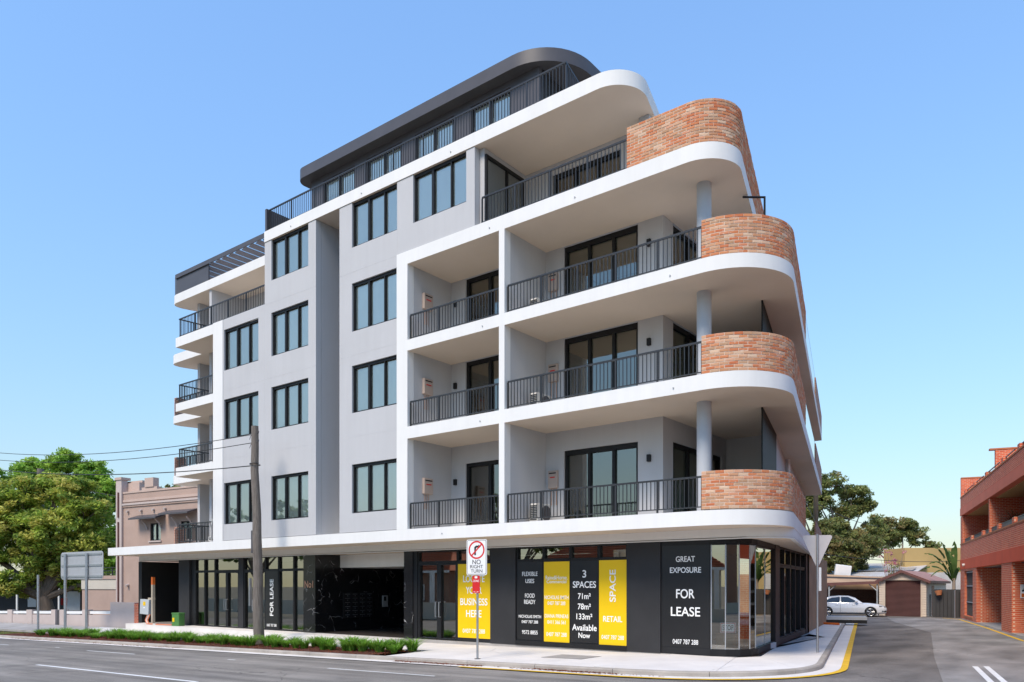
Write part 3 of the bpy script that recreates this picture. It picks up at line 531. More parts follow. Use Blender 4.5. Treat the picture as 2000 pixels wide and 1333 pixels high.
# pergola on the left terrace roof
pp = [(-26.3,1.37)]+[(p[0]+.03, p[1]+.07) for p in arcL[::-1]]
par = MB(); par.band(pp[::-1]+[], 16.90, 17.88, .06); par = par.build('roof_parapet', M['dark'], A)
perg = MB(); perg.box(-29.3,-19.66,1.30,1.355,17.68,17.885); perg.box(-28.0,-19.66,4.6,4.7,17.68,17.885); perg.box(-27.6,-19.66,4.72,8.8,17.8,17.86); perg = perg.build('pergola', M['dark'], A)
slm = MB(); slm.add([(0,0,0),(.33,0,.06),(.33,3.14,.06),(0,3.14,0),(0,0,.03),(.33,0,.09),(.33,3.14,.09),(0,3.14,.03)], [(0,3,2,1),(4,5,6,7),(0,1,5,4),(1,2,6,5),(2,3,7,6),(3,0,4,7)]); slm = slm.mesh('slat', mat('pergola_slat', (.20,.185,.195), .5, .08, 2))
for k in range(15): link('slat', slm, perg, (-28.1+k*.56, 1.463, 17.70))
# penthouse and dark roof
rr = [(-18.4,14),(-18.9,3.0)]+[(-18.95+.55*(1-math.cos(t)), 1.55-.55*math.sin(t)) for t in [i*math.pi/20 for i in range(1,11)]]+[(-7.2+1.9*math.sin(t), 2.9-1.9*math.cos(t)) for t in [i*math.pi/24 for i in range(13)]]+[(-5.3,3.7),(-5.9,14)]
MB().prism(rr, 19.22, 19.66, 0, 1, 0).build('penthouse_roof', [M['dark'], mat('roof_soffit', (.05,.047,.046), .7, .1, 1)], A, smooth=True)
F5 = frame(0, 1.45); ph = [(-17.6,-15.6),(-14.9,-12.9),(-12.2,-10.2),(-9.4,-7.6)]
wall('penthouse_wall', F5, -18.4, -6.4, 16.9, 19.22, .15, [(a,b,16.95,19.0) for a,b in ph], M['dark'], A)
for a, b in ph:
    w = window(F5, a, b, 16.95, 19.0, A, (.5,), 'sliding_door', .03, 'glass', 'blind', .07, .1, .08)
    c = MB(); c.fbox(F5,a+.05,b-.05,.12,.13,16.98,18.3); c.build('curtain', M['curtain'], w)
MB().box(-18.4,-18.2,1.61,13,16.9,19.22).build('penthouse_wall', M['dark'], A)
ps = MB(); FP = frame(-6.4, 1.61, -.05, 1); ps.fbox(FP,0,10,0,.15,16.9,19.22)
for k in range(12): ps.fbox(FP,k*.4+.1,k*.4+.15,-.02,0,16.9,19.2)
ps.build('penthouse_wall', M['charcoal'], A)
MB().box(-19.62,-19.5,.0,1.6,16.9,17.85).build('terrace_end_panel', M['dark'], A)
# railings
balm = MB().box(-.010,.010,-.010,.010,0,1).mesh('baluster', M['rail'])
def railing(pts, z0, h=.92, single=True, sp=.125, gap=.09):
    at_, L = resample(pts, .1); b = MB(); P = [(p[0],p[1],z0+h-.025) for p in pts]; Q = [(p[0],p[1],z0+gap) for p in pts]
    b.band(offset(pts,-.025), z0+h-.05, z0+h, .05); b.band(offset(pts,-.012), z0+gap-.015, z0+gap+.015, .024)
    npost = max(1, round(L/1.45))
    for i in range(npost+1):
        x, y = at_(L*i/npost); b.box(x-.022,x+.022,y-.022,y+.022,z0-.0,z0+h-.05)
    o = b.build('railing', M['rail'], A); n = int(L/sp); J = MB()
    for i in range(1, n):
        x, y = at_(L*i/n); hb = h-.05-gap
        if single: link('baluster', balm, o, (x, y, z0+gap), None, (1, 1, hb))
        else: J.box(x-.010,x+.010,y-.010,y+.010,z0+gap,z0+gap+hb)
    if not single: J.build('baluster_row', M['rail'], o, kind='stuff')
    return o
for l in (1,2,3):
    railing([(-11.04,.10),(-6.94,.10)], LV[l]); railing([(-6.64,.10),(-.03,.10)], LV[l])
railing([(-7.72,.10),(-2.28,.10)], LV[4])
railing([(-19.45,.10),(-4.42,.10),(-4.75,1.6)], LV[5], single=False, h=.93)
railing([(-26.5,1.5),(-26.65,.08),(-19.7,.08)], LV[4], single=False)
for l in (1,2,3):
    railing([(-26.6,1.6),(-26.65,.08),(-23.58,.08)], LV[l], single=False); railing([(-29.45,1.42),(-26.75,1.42)], LV[l], single=False)
# brick parapets
def bbox(seed):
    r = random.Random(seed); L, Wd, Hh = .115, .05, .0375; c = .006; b = bmesh.new(); bmesh.ops.create_cube(b, size=1)
    for v in b.verts: v.co = Vector((v.co.x*2*L*r.uniform(.985,1.0), v.co.y*2*Wd*r.uniform(.98,1.03), v.co.z*2*Hh*r.uniform(.95,1.0)))
    bmesh.ops.bevel(b, geom=[e for e in b.edges if (e.verts[0].co.y+e.verts[1].co.y) < -.05], offset=c*r.uniform(.6,1.4), segments=1, affect='EDGES')
    me = bpy.data.meshes.new('brick'); b.to_mesh(me); b.free(); me.materials.append(M['brick']); return me
bvar = [bbox(i) for i in range(7)]
bdat = [([tuple(v.co) for v in m.vertices], [tuple(p.vertices) for p in m.polygons]) for m in bvar]
def brick_parapet(pts, z0, z1, nsingle, seed, label=None):
    core = MB().band(offset(pts,.009), z0, z1-.004, .20).build('brick_parapet', M['mortar'], A)
    at_, L = resample(pts, .05); nc = round((z1-z0)/.0845); ch = (z1-z0)/nc; r = random.Random(seed); lst = []
    for c in range(nc):
        s0 = 0.0; first = True
        while s0 < L-.03:
            ln = .115 if (first and c % 2) else .23; first = False; e = min(s0+ln, L)
            if e-s0 > .03:
                sm_ = (s0+e)/2; p = at_(sm_); a = at_(sm_-.05); d = at_(sm_+.05); ang = math.atan2(d[1]-a[1], d[0]-a[0]); pr = r.uniform(-.003,.005)
                lst.append((sm_, c, (p[0]-math.sin(ang)*(.05+pr), p[1]+math.cos(ang)*(.05+pr), z0+ch*(c+.5)), ang, (e-s0)/.23, r.randrange(7)))
            s0 = e+.013
    lst.sort(key=lambda t: t[0]); J = MB()
    for i, (s_, c, loc, ang, sx, vi) in enumerate(lst):
        sx = sx*1.0; sz = (ch-.0135)/.075
        if i < nsingle: link('brick', bvar[vi], core, loc, (0, r.gauss(0,.004), ang), (sx, 1, sz))
        else:
            ca, sa = math.cos(ang), math.sin(ang); J.add([(loc[0]+(v[0]*sx)*ca-v[1]*sa, loc[1]+(v[0]*sx)*sa+v[1]*ca, loc[2]+v[2]*sz) for v in bdat[vi][0]], bdat[vi][1])
    J.build('brickwork', M['brick'], core, kind='stuff')
for l in (1,2,3): brick_parapet(cpath(2.29,-.028,1.75,8.7,.01), LV[l], LV[l]+1.02, 75, l)
brick_parapet(cpath(.93,-.028,1.05,9.0,-2.25), LV[4], 14.99, 75, 9)
sidebrick = brickmat('side_brick', (.36,.13,.07), (.45,.24,.15), (.52,.42,.34), axis='yz')
for l in (1,2,3):
    pb = MB(); pb.band([(-2.9+.0,17.8),(2.29+K*17.8,17.8),(2.29+K*26.55,26.55)], LV[l], LV[l]+1.0, .2); pb.build('rear_brick_parapet', sidebrick, A)
    MB().band([(2.26+K*8.8,8.8),(2.26+K*17.7,17.7)], LV[l]+.05, LV[l]+.95, .012).build('glass_balustrade', M['shopglass'], A)
    MB().band([(2.26+K*8.8,8.8),(2.26+K*17.7,17.7)], LV[l]+.95, LV[l]+1.0, .04).build('handrail', M['black'], A)
# ------------------------------------------------------------ ground floor
FS_ = frame(0, 1.5)
MB().box(-33.3,-.3,1.5,12,-.45,.0).build('ground_floor_slab', M['oldconc'], A)
MB().prism([(-.3,1.5),(.2,1.6),(.45,2.6),(-1.4,13.6),(-1.4,14),(-12.5,14),(-12.5,12),(-.3,12)], -.2, .001).build('ground_floor_slab', M['oldconc'], A)
MB().box(-33.0,-12.85,.55,1.5,-.7,-.012).build('forecourt_step', M['concrete'], A)
MB().box(-33.35,-33.0,1.42,7,-.7,3.30).build('end_wall', M['blackpaint'], A); MB().box(-33.0,-29.3,5.5,5.7,-.1,3.34).build('service_wall', M['blackpaint'], A)
MB().box(-29.5,-29.32,2.2,5.5,0,3.34).build('service_wall', M['blackpaint'], A)
lv = MB()
for k in range(16): lv.box(-33.0,-29.5,5.46,5.5,.3+k*.16,.38+k*.16)
lv.build('service_louvre', M['charcoal'], A)
MB().box(-29.31,-28.3,1.5,2.2,0,3.335).build('shop_pillar', M['charcoal'], A); MB().box(-28.3,-27.8,1.62,2.2,0,3.335).build('shop_pillar', M['blackpaint'], A)
TZ = 2.70
def bay(x0, x1, z0, z1, parent=A, name='shop_window', fw=.05, gl='shopglass', fr=FS_, cuts=()):
    return window(fr, x0, x1, z0, z1, parent, cuts, name, .03, gl, None, fw, fw, .06, .06)
def handle(fr, u, z0, z1, parent):
    b = MB(); w = -.06; p = [fr(u,.03,z0), fr(u,w,z0), fr(u,w-.01,(z0+z1)/2), fr(u,w,z1), fr(u,.03,z1)]; b.tube(p, .016, 8); b.build('handle', M['alu'], parent, smooth=True)
for a, b in ((-27.8,-26.92),(-26.92,-26.0)): bay(a, b, 0, TZ); bay(a, b, TZ, 3.33)
bay(-26.0,-23.95,TZ,3.33)
for a, b, hx in ((-26.0,-24.97,-25.05),(-24.97,-23.95,-24.88)): d = bay(a, b, 0, TZ, name='shop_door', fw=.09); handle(FS_, hx, .85, 1.35, d)
MB().box(-23.95,-23.55,1.5,1.75,0,3.33).build('shop_pillar', M['charcoal'], A)
d = bay(-23.55,-22.55,0,TZ,name='shop_door',fw=.09); handle(FS_,-22.72,.85,1.35,d); bay(-23.55,-21.85,TZ,3.33); bay(-22.55,-21.85,0,TZ)
bay(-21.85,-20.85,TZ,3.33); MB().box(-21.85,-20.85,1.53,1.6,0,TZ).build('shop_panel', M['blackpaint'], A)
for a, b in ((-20.85,-19.74),(-19.74,-18.97)): bay(a, b, 0, TZ); bay(a, b, TZ, 3.33)
MB().box(-18.97,-18.16,1.46,2.0,0,3.335).build('marble_pilaster', M['marble'], A); MB().box(-18.45,-18.16,2.0,9.5,0,3.335).build('marble_wall', M['marble'], A)
MB().box(-18.16,-12.79,2.8,9.4,2.79,3.335).build('entrance_bulkhead', M['white'], A); MB().box(-18.16,-12.79,9.3,9.5,0,2.79).build('entrance_rear_wall', M['blackpaint'], A)
MB().box(-18.16,-12.79,1.505,9.3,-.02,.004).build('entrance_floor', mat('dark_floor_tile', (.05,.043,.04), .35, .2, 3), A)
MB().box(-12.79,-12.32,1.46,2.0,0,3.335).build('marble_pilaster', M['marble'], A); MB().box(-12.79,-12.5,2.0,9.5,0,3.335).build('marble_wall', M['marble'], A)
MB().box(-12.32,-12.12,1.5,1.8,0,3.335).build('shop_pillar', M['black'], A)
bay(-12.12,-10.10,2.86,3.30); bay(-10.10,-8.55,2.86,3.30)
for a, b, hx in ((-12.12,-11.03,-11.12),(-11.03,-10.10,-10.94)): d = bay(a, b, .02, 2.86, name='shop_door', fw=.10); handle(FS_, hx, .85, 1.4, d)
MB().box(-10.10,-8.53,1.53,1.6,0,2.86).build('shop_panel', M['blackpaint'], A)
MB().box(-8.53,-7.42,1.485,1.8,.0,3.335).build('shop_pillar', M['charcoal'], A)
for a, b in ((-7.40,-6.28),(-6.28,-5.21),(-5.21,-4.14),(-4.14,-3.12)): bay(a, b, 2.84, 3.30); MB().box(a+.004,b-.004,1.53,1.6,.0,2.84).build('shop_panel', M['blackpaint'], A)
MB().box(-7.42,-3.12,1.47,1.528,0,.16).build('plinth', M['black'], A)
MB().box(-3.12,-1.98,1.485,1.8,0,3.335).build('shop_pillar', M['charcoal'], A); MB().box(-1.98,-.42,1.54,1.62,0,3.335).build('shop_panel', M['blackpaint'], A)
KS = -.19; cs = cpath(1.03, 1.5, .95, 5.75, -.42, KS, 4)
MB().band(cs, 0, .20, .12).build('plinth', M['black'], A); MB().band(cs, 3.2, 3.335, .12).build('window_head', M['black'], A)
cw = offset(cs, .05); cg = MB().band(cw, 3.16, 3.2, .03).build('corner_window', M['black'], A)
for i in range(len(cw)-1):
    p, q = cw[i], cw[i+1]; L_ = math.hypot(q[0]-p[0], q[1]-p[1]); fp = frame(p[0], p[1], q[0]-p[0], q[1]-p[1])
    n_ = 2 if L_ > 1.5 else 1
    for t in range(n_):
        pane('pane', fp, L_*t/n_+.004, L_*(t+1)/n_-.004, .01, .2, 3.17, M['shopglass'], cg)
        if t+i: b = MB(); b.fbox(fp, L_*t/n_-.012, L_*t/n_+.012, -.004, .03, .2, 3.17); b.build('glazing_bar', M['signgrey'], cg)
sx = lambda y: 1.03+KS*y
def side_pillar(y0, y1, mt): MB().prism([(sx(y0)+.02,y0),(sx(y1)+.02,y1),(sx(y1)-.4,y1),(sx(y0)-.4,y0)], 0, 3.335).build('shop_pillar', mt, A)
side_pillar(5.75, 6.6, mat('brown_black_metal', (.03,.024,.024), .5, .1, 2)); side_pillar(13.6, 14.2, bpy.data.materials['brown_black_metal'])
fsd = frame(sx(6.6), 6.6, KS, 1); Ls = 7.0*math.hypot(KS, 1)
for i in range(5):
    bay(Ls*i/5, Ls*(i+1)/5, .2, TZ, fr=fsd, fw=.07); bay(Ls*i/5, Ls*(i+1)/5, TZ, 3.33, fr=fsd, fw=.07)
b = MB(); b.fbox(fsd,0,Ls,0,.15,0,.2); b.build('plinth', bpy.data.materials['brown_black_metal'], A)
MB().prism([(-1.6,14.2),(-1.68,14.2),(-3.8,24.4),(-4.2,24.4),(-4.2,14.2)], 0, 3.335).build('rear_wall', M['shedwall'], A)
# shop interior
MB().box(-12.4,-3.4,8.0,8.2,0,3.335).build('room_wall', M['room'], A); MB().box(-28,-18.5,6.5,6.7,0,3.335).build('room_wall', M['room'], A); MB().box(-12.5,-12.32,2,8,0,3.335).build('room_wall', M['room'], A)
MB().box(-28.0,-27.9,2.2,6.5,0,3.335).build('room_wall', M['room'], A); MB().box(-2.2,-2.05,1.7,5.0,0,3.335).build('room_wall', M['room'], A); MB().prism([(-3.6,8.2),(-3.4,8.2),(-4.4,13.5),(-4.6,13.5)],0,3.3).build('room_wall', M['roomdark'], A)

# ------------------------------------------------------------ lettering
def text(s, fr, uc, w, zc, h, width, mt, parent, up=False, name='lettering'):
    cu = bpy.data.curves.new('t', 'FONT'); cu.body = s; cu.extrude = .004; cu.offset = .012 if h > .15 else .004; o = bpy.data.objects.new('t', cu); COL.objects.link(o)
    bpy.context.view_layer.update(); me = bpy.data.meshes.new_from_object(o.evaluated_get(bpy.context.evaluated_depsgraph_get())); bpy.data.objects.remove(o)
    xs = [v.co.x for v in me.vertices]; ys = [v.co.y for v in me.vertices]; x0, x1, y0, y1 = min(xs), max(xs), min(ys), max(ys)
    sx_ = width/(x1-x0); sy = h/(y1-y0)
    for v in me.vertices:
        a = (v.co.x-(x0+x1)/2)*sx_; b_ = (v.co.y-(y0+y1)/2)*sy; d = -v.co.z*.6
        if up: a, b_ = -b_, a
        v.co = Vector(fr(uc+a, w+d, zc+b_))
    me.materials.clear(); me.materials.append(mt); me.update(); return link(name, me, parent)
def winsign(x0, x1, z0, z1, mt, rows, label, y=1.5, w=.018):
    o = MB(); o.fbox(FS_, x0, x1, w-.0, w+.008, z0, z1); o = o.build('window_sign', mt, label=label, cat='sign')
    for s_, zc, h, wd_, *u in rows: text(s_, FS_, (x0+x1)/2, w-.004, zc, h, wd_, M['letter'], o, bool(u))
    return o
winsign(-10.07,-8.56,.14,2.78,M['yellow'],[('LOCATE',2.25,.25,1.0),('YOUR',1.84,.25,.74),('BUSINESS',1.43,.25,1.27),('HERE',1.01,.25,.72),('0407 787 288',.39,.15,1.04)],'yellow window sign reading LOCATE YOUR BUSINESS HERE')
winsign(-7.33,-6.33,.18,2.80,M['vinylblack'],[('FLEXIBLE',2.40,.14,.64),('USES',2.16,.14,.36),('FOOD',1.67,.14,.40),('READY',1.46,.14,.47),('NICHOLAS SMITH',.97,.10,.93),('0407 787 288',.79,.10,.68),('9572 8855',.44,.13,.65)],'black window sign starting with FLEXIBLE USES')
winsign(-6.25,-5.24,.15,2.79,M['yellow'],[('Raine&Horne.',2.27,.13,.86),('Commercial',2.14,.11,.78),('NICHOLAS SMITH',1.62,.12,.95),('0407 787 288',1.43,.12,.70),('DIANA PRINEAS',1.01,.12,.93),('0411 366 561',.81,.12,.72),('0407 787 288',.41,.13,.80)],'narrow yellow window sign headed by an agency name, between two black signs')
winsign(-5.17,-4.16,.18,2.80,M['vinylblack'],[('3',2.38,.24,.14),('SPACES',2.04,.21,.87),('71m\u00b2',1.67,.19,.48),('78m\u00b2',1.34,.19,.49),('133m\u00b2',1.02,.19,.60),('Available',.67,.20,.92),('Now',.42,.17,.44)],'black window sign listing 3 SPACES with areas, Available Now')
winsign(-4.12,-3.13,.12,2.80,M['yellow'],[('SPACE',2.0,.22,1.0,1),('RETAIL',.97,.18,.68),('0407 787 288',.40,.13,.80)],'yellow window sign with upright SPACE above RETAIL')
winsign(-1.94,-.45,.22,3.18,M['vinylblack'],[('GREAT',2.78,.165,.60),('EXPOSURE',2.46,.165,.98),('FOR',1.77,.27,.58),('LEASE',1.25,.27,.92),('0407 787 288',.37,.14,.80)],'large black window sign reading GREAT EXPOSURE FOR LEASE at the corner',w=.03)
winsign(-21.80,-20.88,.12,2.66,M['vinylblack'],[('FOR LEASE',1.47,.26,1.65,1),('0407 787 288',.22,.12,.72)],'narrow black FOR LEASE sign behind the timber pole')
n1 = text('No1', frame(0,1.455), -18.58, -.006, 2.06, .30, .58, M['copper'], None, name='house_number'); tag(n1, 'metal letters No1 on the black marble pilaster', 'number')
# mailboxes and intercom in the entrance
fm = frame(-18.16, 2.95, 0, 1); gm_ = lambda u, w, z: (-18.16-w, 2.95+u, z)
mb = MB(); mb.fbox(gm_,0,1.72,-.03,-.002,.56,1.70); mb = mb.build('mailbox_bank', M['black'], label='bank of black mailboxes on the marble entrance wall', cat='mailboxes')
dm = MB(); dm.box(0,.02,0,.40,0,.165); dm.box(.02,.03,.06,.34,.125,.14,1); dm.box(.02,.032,.19,.22,.04,.07,1); dme = dm.mesh('mailbox_door', [M['blackpaint'], M['alu']])
for r_ in range(6):
    for c in range(4): link('mailbox_door', dme, mb, (-18.16+.032, 2.95+.02+c*.425, .58+r_*.183))
ic = MB(); ic.fbox(gm_,2.3,2.62,-.06,-.002,1.02,1.55); ic = ic.build('intercom', M['signgrey'], bevel=.01, label='grey intercom panel beside the mailboxes', cat='intercom')
b = MB(); b.fbox(gm_,2.36,2.5,-.068,-.061,1.3,1.5); b.build('screen', M['black'], ic)
ex = MB(); ex.box(-14.4,-13.9,6.0,6.1,2.58,2.78); ex.build('exit_light', M['red'], label='small red sign under the entrance ceiling', cat='sign')
# boxes and a STOP sign in the corner window
for i, (x, y, z, w, d_, h) in enumerate(((-.25,2.45,.2,.62,.45,.42),(-.2,3.4,.2,.42,.4,.62),(.02,3.9,.2,.28,.3,.55),(-.15,2.9,.2,.3,.3,.58))):
    o = MB(); o.box(-w/2,w/2,-d_/2,d_/2,0,h); o = o.build('cardboard_box', M['card'], loc=(x,y,z), rot=(0,0,.25*i-.2), bevel=.006, label=['wide brown cardboard box under the STOP sign','tall brown box with handle holes, tallest of the pile','small narrow cardboard box, farthest right of the pile','cardboard box squeezed in behind the wide one'][i], cat='box')
    t = MB(); t.box(-.03,.03,-d_/2-.002,d_/2+.002,h*.4,h+.002); t.build('tape', M['hotbox'], o)
MB().box(-1.9,.1,1.75,5.4,.02,.195).build('window_shelf', M['pallet'], A)
st = MB(); st.box(-.22,.22,-.01,.01,0,.30); st = st.build('stop_bat', M['signwhite'], loc=(-.16,2.15,.64), rot=(R(-8),0,R(25)), bevel=.03, label='small white STOP sign with red border leaning in the corner window', cat='sign')
fst = lambda u, w, z: (u, w, z)
b = MB(); b.box(-.205,.205,-.0135,-.0105,.015,.285); b.build('border', M['red'], st); b = MB(); b.box(-.185,.185,-.0165,-.0138,.035,.265); b.build('face', M['signwhite'], st); text('STOP', fst, 0, -.018, .15, .15, .30, M['letterblack'], st)
yb = MB(); yb.tube([(-.12,4.5,.2),(-.12,4.5,.52)], [.12,.15], 16); yb.build('bucket', M['yellow'], label='yellow bucket inside the corner window', cat='bucket')

# ------------------------------------------------------------ balcony fittings
LN_ = {1:'first', 2:'second', 3:'third'}
for l in (1,2,3):
    z = LV[l]
    hb = MB(); hb.box(-11.07,-10.95,.70,1.15,z+1.30,z+1.87); hb = hb.build('hot_water_box', M['hotbox'], bevel=.012, label='beige hot water box on the %s-floor left balcony side wall' % LN_[l], cat='heater box')
    b = MB(); b.box(-10.948,-10.944,.75,1.1,z+1.76,z+1.80); b.build('vent', M['black'], hb); b = MB(); b.box(-10.948,-10.944,.80,1.05,z+1.62,z+1.66); b.build('marking', M['red'], hb)
    for k in range(3): t = MB(); t.tube([(-11.03,.8+k*.1,z+1.3),(-11.03,.8+k*.1,z+.75)], .012, 6); t.build('pipe', M['copper'], hb)
    hb = MB(); hb.box(-6.52,-6.16,2.13,2.248,z+1.28,z+1.87); hb = hb.build('hot_water_box', M['hotbox'], bevel=.012, label='beige hot water box on the %s-floor right balcony back wall' % LN_[l], cat='heater box')
    b = MB(); b.box(-6.48,-6.2,2.124,2.129,z+1.76,z+1.80); b.build('vent', M['black'], hb); b = MB(); b.box(-6.44,-6.24,2.124,2.129,z+1.62,z+1.66); b.build('marking', M['red'], hb)
    for k in range(3): t = MB(); t.tube([(-6.44+k*.1,2.22,z+1.28),(-6.44+k*.1,2.22,z+.7)], .012, 6); t.build('pipe', M['copper'], hb)
    ac = MB(); ac.box(-6.42,-6.10,.95,1.75,z+.06,z+.66); ac = ac.build('air_conditioner', M['acwhite'], bevel=.02, label='cream air conditioner unit behind the railing of the %s-floor right balcony' % LN_[l], cat='air conditioner')
    g = MB(); g.tube([(-6.098,1.42,z+.36),(-6.07,1.42,z+.36)], .25, 28); g.build('fan_grille', M['dark'], ac); g = MB()
    for k in range(9): g.box(-6.39,-6.13,.935,.948,z+.12+k*.056,z+.15+k*.056)
    g.build('side_vent', M['plastic'], ac)
    for x0 in (-6.36,-6.18): g = MB(); g.box(x0,x0+.05,1.0,1.7,z,z+.06); g.build('foot', M['plastic'], ac)
    for xx_, zz_ in ((-10.89,1.74),(-2.80,1.83)): g = MB(); g.box(xx_,xx_+.12,2.15,2.249,z+zz_,z+zz_+.22); g.build('wall_light', M['black'], A, bevel=.01)
# plants behind the first-floor brick parapet
PC = [(.05,.10,.02),(.08,.15,.03),(.12,.17,.05)]
for i, (x, y, s_) in enumerate(((.55,1.3,1.0),(1.05,1.55,1.2),(.85,2.0,.9),(1.32,2.6,.8))):
    pm = colmesh('balcony_plant', *blades(60, .25, .62, 90+i, PC, .012, 1.0), M['blade'])
    tag(link('balcony_plant', pm, None, (x, y, LV[1]+.62), None, (s_, s_, s_*.8)), ['spiky plant tips above the first-floor brick parapet, leftmost','fuller leafy tuft above the first-floor brick parapet, next to the screen','low leafy tuft between the screen and the brick parapet','small tuft at the bend of the first-floor parapet'][i], 'plant')
    pt = MB(); pt.tube([(x,y,LV[1]),(x,y,LV[1]+.66)], [.16,.2], 16); pt.build('plant_pot', M['charcoal'], label=['dark pot behind the brick parapet under the leftmost spiky plant','dark pot behind the brick parapet under the fuller tuft','dark pot behind the brick parapet under the low tuft','dark pot behind the parapet bend'][i], cat='pot')
hose = MB(); hose.tube([(-23.75,.0,4.1),(-23.85,-.0,4.5),(-23.72,.05,5.02),(-23.66,.2,5.05)], .02, 8); hose.tube([(-23.9+.12*math.cos(t),.02,4.14+.1*math.sin(t)) for t in [i*.7 for i in range(14)]], .018, 6); hose.build('hose', M['acwhite'], smooth=True, label='coiled white hose hanging on the first-floor left railing', cat='hose')

# ------------------------------------------------------------ poles, wires and signs along the kerb
up = empty('utility_pole', (-18.1,-1.3,-.4), label='weathered timber power pole with sawn top in the garden bed', cat='pole')
b = MB(); n_ = 10; b.tube([(-.33*i/n_-.03*math.sin(i), .02*math.cos(i*2), 8.76*i/n_) for i in range(n_+1)], [.215-.075*i/n_ for i in range(n_+1)], 16); b.build('shaft', M['timber'], up, smooth=True)
b = MB(); b.box(-.30,-.24,-.28,-.18,1.6,2.7); b.build('conduit_cover', M['alu'], up)
for z_, sgn in ((8.45,1),(8.1,1)):
    b = MB(); b.tube([(-.33-.22,.0,z_),(-.33+.24,0,z_)], .012, 6); b.tube([(-.33+.24,0,z_),(-.33+.27,0,z_+.09)], .03, 8); b.tube([(-.33-.22,0,z_),(-.33-.34,0,z_-.18)], .012, 6); b.build('insulator_pin', M['dark'], up)
b = MB(); b.tube([(-.27+.2*math.cos(t),-.02+.2*math.sin(t),7.2+.01*t) for t in [i*.5 for i in range(14)]], .02, 6); b.build('cable_loop', M['wire'], up)
def wire(p, q, sag, r, label, grp=None):
    b = MB(); n = 24; b.tube([tuple(p[k]+(q[k]-p[k])*i/n-(sag*4*(i/n)*(1-i/n) if k == 2 else 0) for k in range(3)) for i in range(n+1)], r, 5); b.build('overhead_wire', M['wire'], smooth=True, label=label, cat='wire', group=grp)
wire((-18.65,-1.3,8.05), (-62,-3.0,13.4), 1.3, .016, 'upper of the two thin wires running left from the timber pole top')
wire((-18.65,-1.3,7.72), (-62,-3.2,12.9), 1.3, .016, 'lower of the two thin wires running left from the timber pole top')
wire((-18.55,-1.3,6.8), (-66,-1.0,12.6), 1.0, .022, 'thicker cable running left from the middle of the timber pole')
b = MB(); b.box(-18.52,-18.42,-1.40,-1.26,3.3,4.2); b.build('pole_bracket', M['dark'], label='dark cable cover strapped to the timber pole under the canopy line', cat='bracket')
def post(name, x, y, z0, z1, r, **k): b = MB(); b.tube([(x,y,z0),(x,y,z1)], r, 12); return b.build(name, M['alu'], smooth=False, **k)
# NO RIGHT TURN
ns = empty('traffic_sign', (-5.78,-2.4,-.1), R(12), label='NO RIGHT TURN sign on a steel post at the kerb', cat='sign')
b = MB(); b.tube([(0,0,0),(0,0,3.38)], .032, 12); b.build('post', M['alu'], ns); b = MB(); b.tube([(0,0,0),(0,0,.012)], .09, 16); b.build('base_plate', M['dark'], ns)
def rounded(w, h, r, n=6): return [(sx_*(w/2-r)+r*math.cos(a), sy*(h/2-r)+r*math.sin(a)) for sx_, sy, a0 in ((1,1,0),(-1,1,90),(-1,-1,180),(1,-1,270)) for a in [R(a0+90*i/n) for i in range(n+1)]]
def plate(name, poly, y0, y1, zc, mt, parent, xc=0): 
    n = len(poly); b = MB(); b.add([(x+xc,y0,zc+z) for x,z in poly]+[(x+xc,y1,zc+z) for x,z in poly], [tuple(range(n)), tuple(range(2*n-1,n-1,-1))]+[(i,(i+1)%n,n+(i+1)%n,n+i) for i in range(n)]); return b.build(name, mt, parent)
pl = plate('sign_plate', rounded(.66,1.02,.05), -.05, -.036, 2.92, M['signwhite'], ns); plate('border', rounded(.62,.98,.045), -.0525, -.0505, 2.92, M['letterblack'], pl); plate('face', rounded(.595,.955,.035), -.055, -.053, 2.92, M['signwhite'], pl)
def ring(r0, r1, y, xc, zc, mt, parent, n=40):
    b = MB(); v = [(xc+r*math.cos(2*math.pi*i/n), y, zc+r*math.sin(2*math.pi*i/n)) for r in (r0, r1) for i in range(n)]; b.add(v, [(i,(i+1)%n,n+(i+1)%n,n+i) for i in range(n)]); return b.build('symbol', mt, parent)
fns = lambda u, w, z: (u, w, z)
ring(.215,.262,-.0562,0,3.13,M['red'],pl)
b = MB(); b.add([(-.075,-.0565,2.98),(-.02,-.0565,2.98),(-.02,-.0565,3.17),(.0,-.0565,3.195),(.06,-.0565,3.195),(.06,-.0565,3.165),(.14,-.0565,3.225),(.06,-.0565,3.285),(.06,-.0565,3.255),(-.02,-.0565,3.255),(-.075,-.0565,3.21)], [tuple(range(11))]); b.build('symbol', M['letterblack'], pl)
b = MB(); b.add([(-.175,-.058,2.985),(-.145,-.058,2.955),(.175,-.058,3.275),(.145,-.058,3.305)], [(0,1,2,3)]); b.build('symbol', M['red'], pl)
text('NO', fns, 0, -.056, 2.785, .13, .27, M['letterblack'], pl); text('RIGHT', fns, 0, -.056, 2.65, .095, .42, M['letterblack'], pl); text('TURN', fns, 0, -.056, 2.525, .095, .38, M['letterblack'], pl)
rp_ = plate('red_plate', rounded(.24,.50,.015), -.05, -.036, 2.14, M['red'], ns, -.02)
plate('marking', rounded(.09,.06,.02), -.053, -.051, 2.345, M['signwhite'], rp_, -.02); text('ZONE', fns, -.02, -.0525, 2.24, .06, .18, M['letter'], rp_); text('<-->', fns, -.02, -.0525, 1.93, .035, .16, M['letter'], rp_)
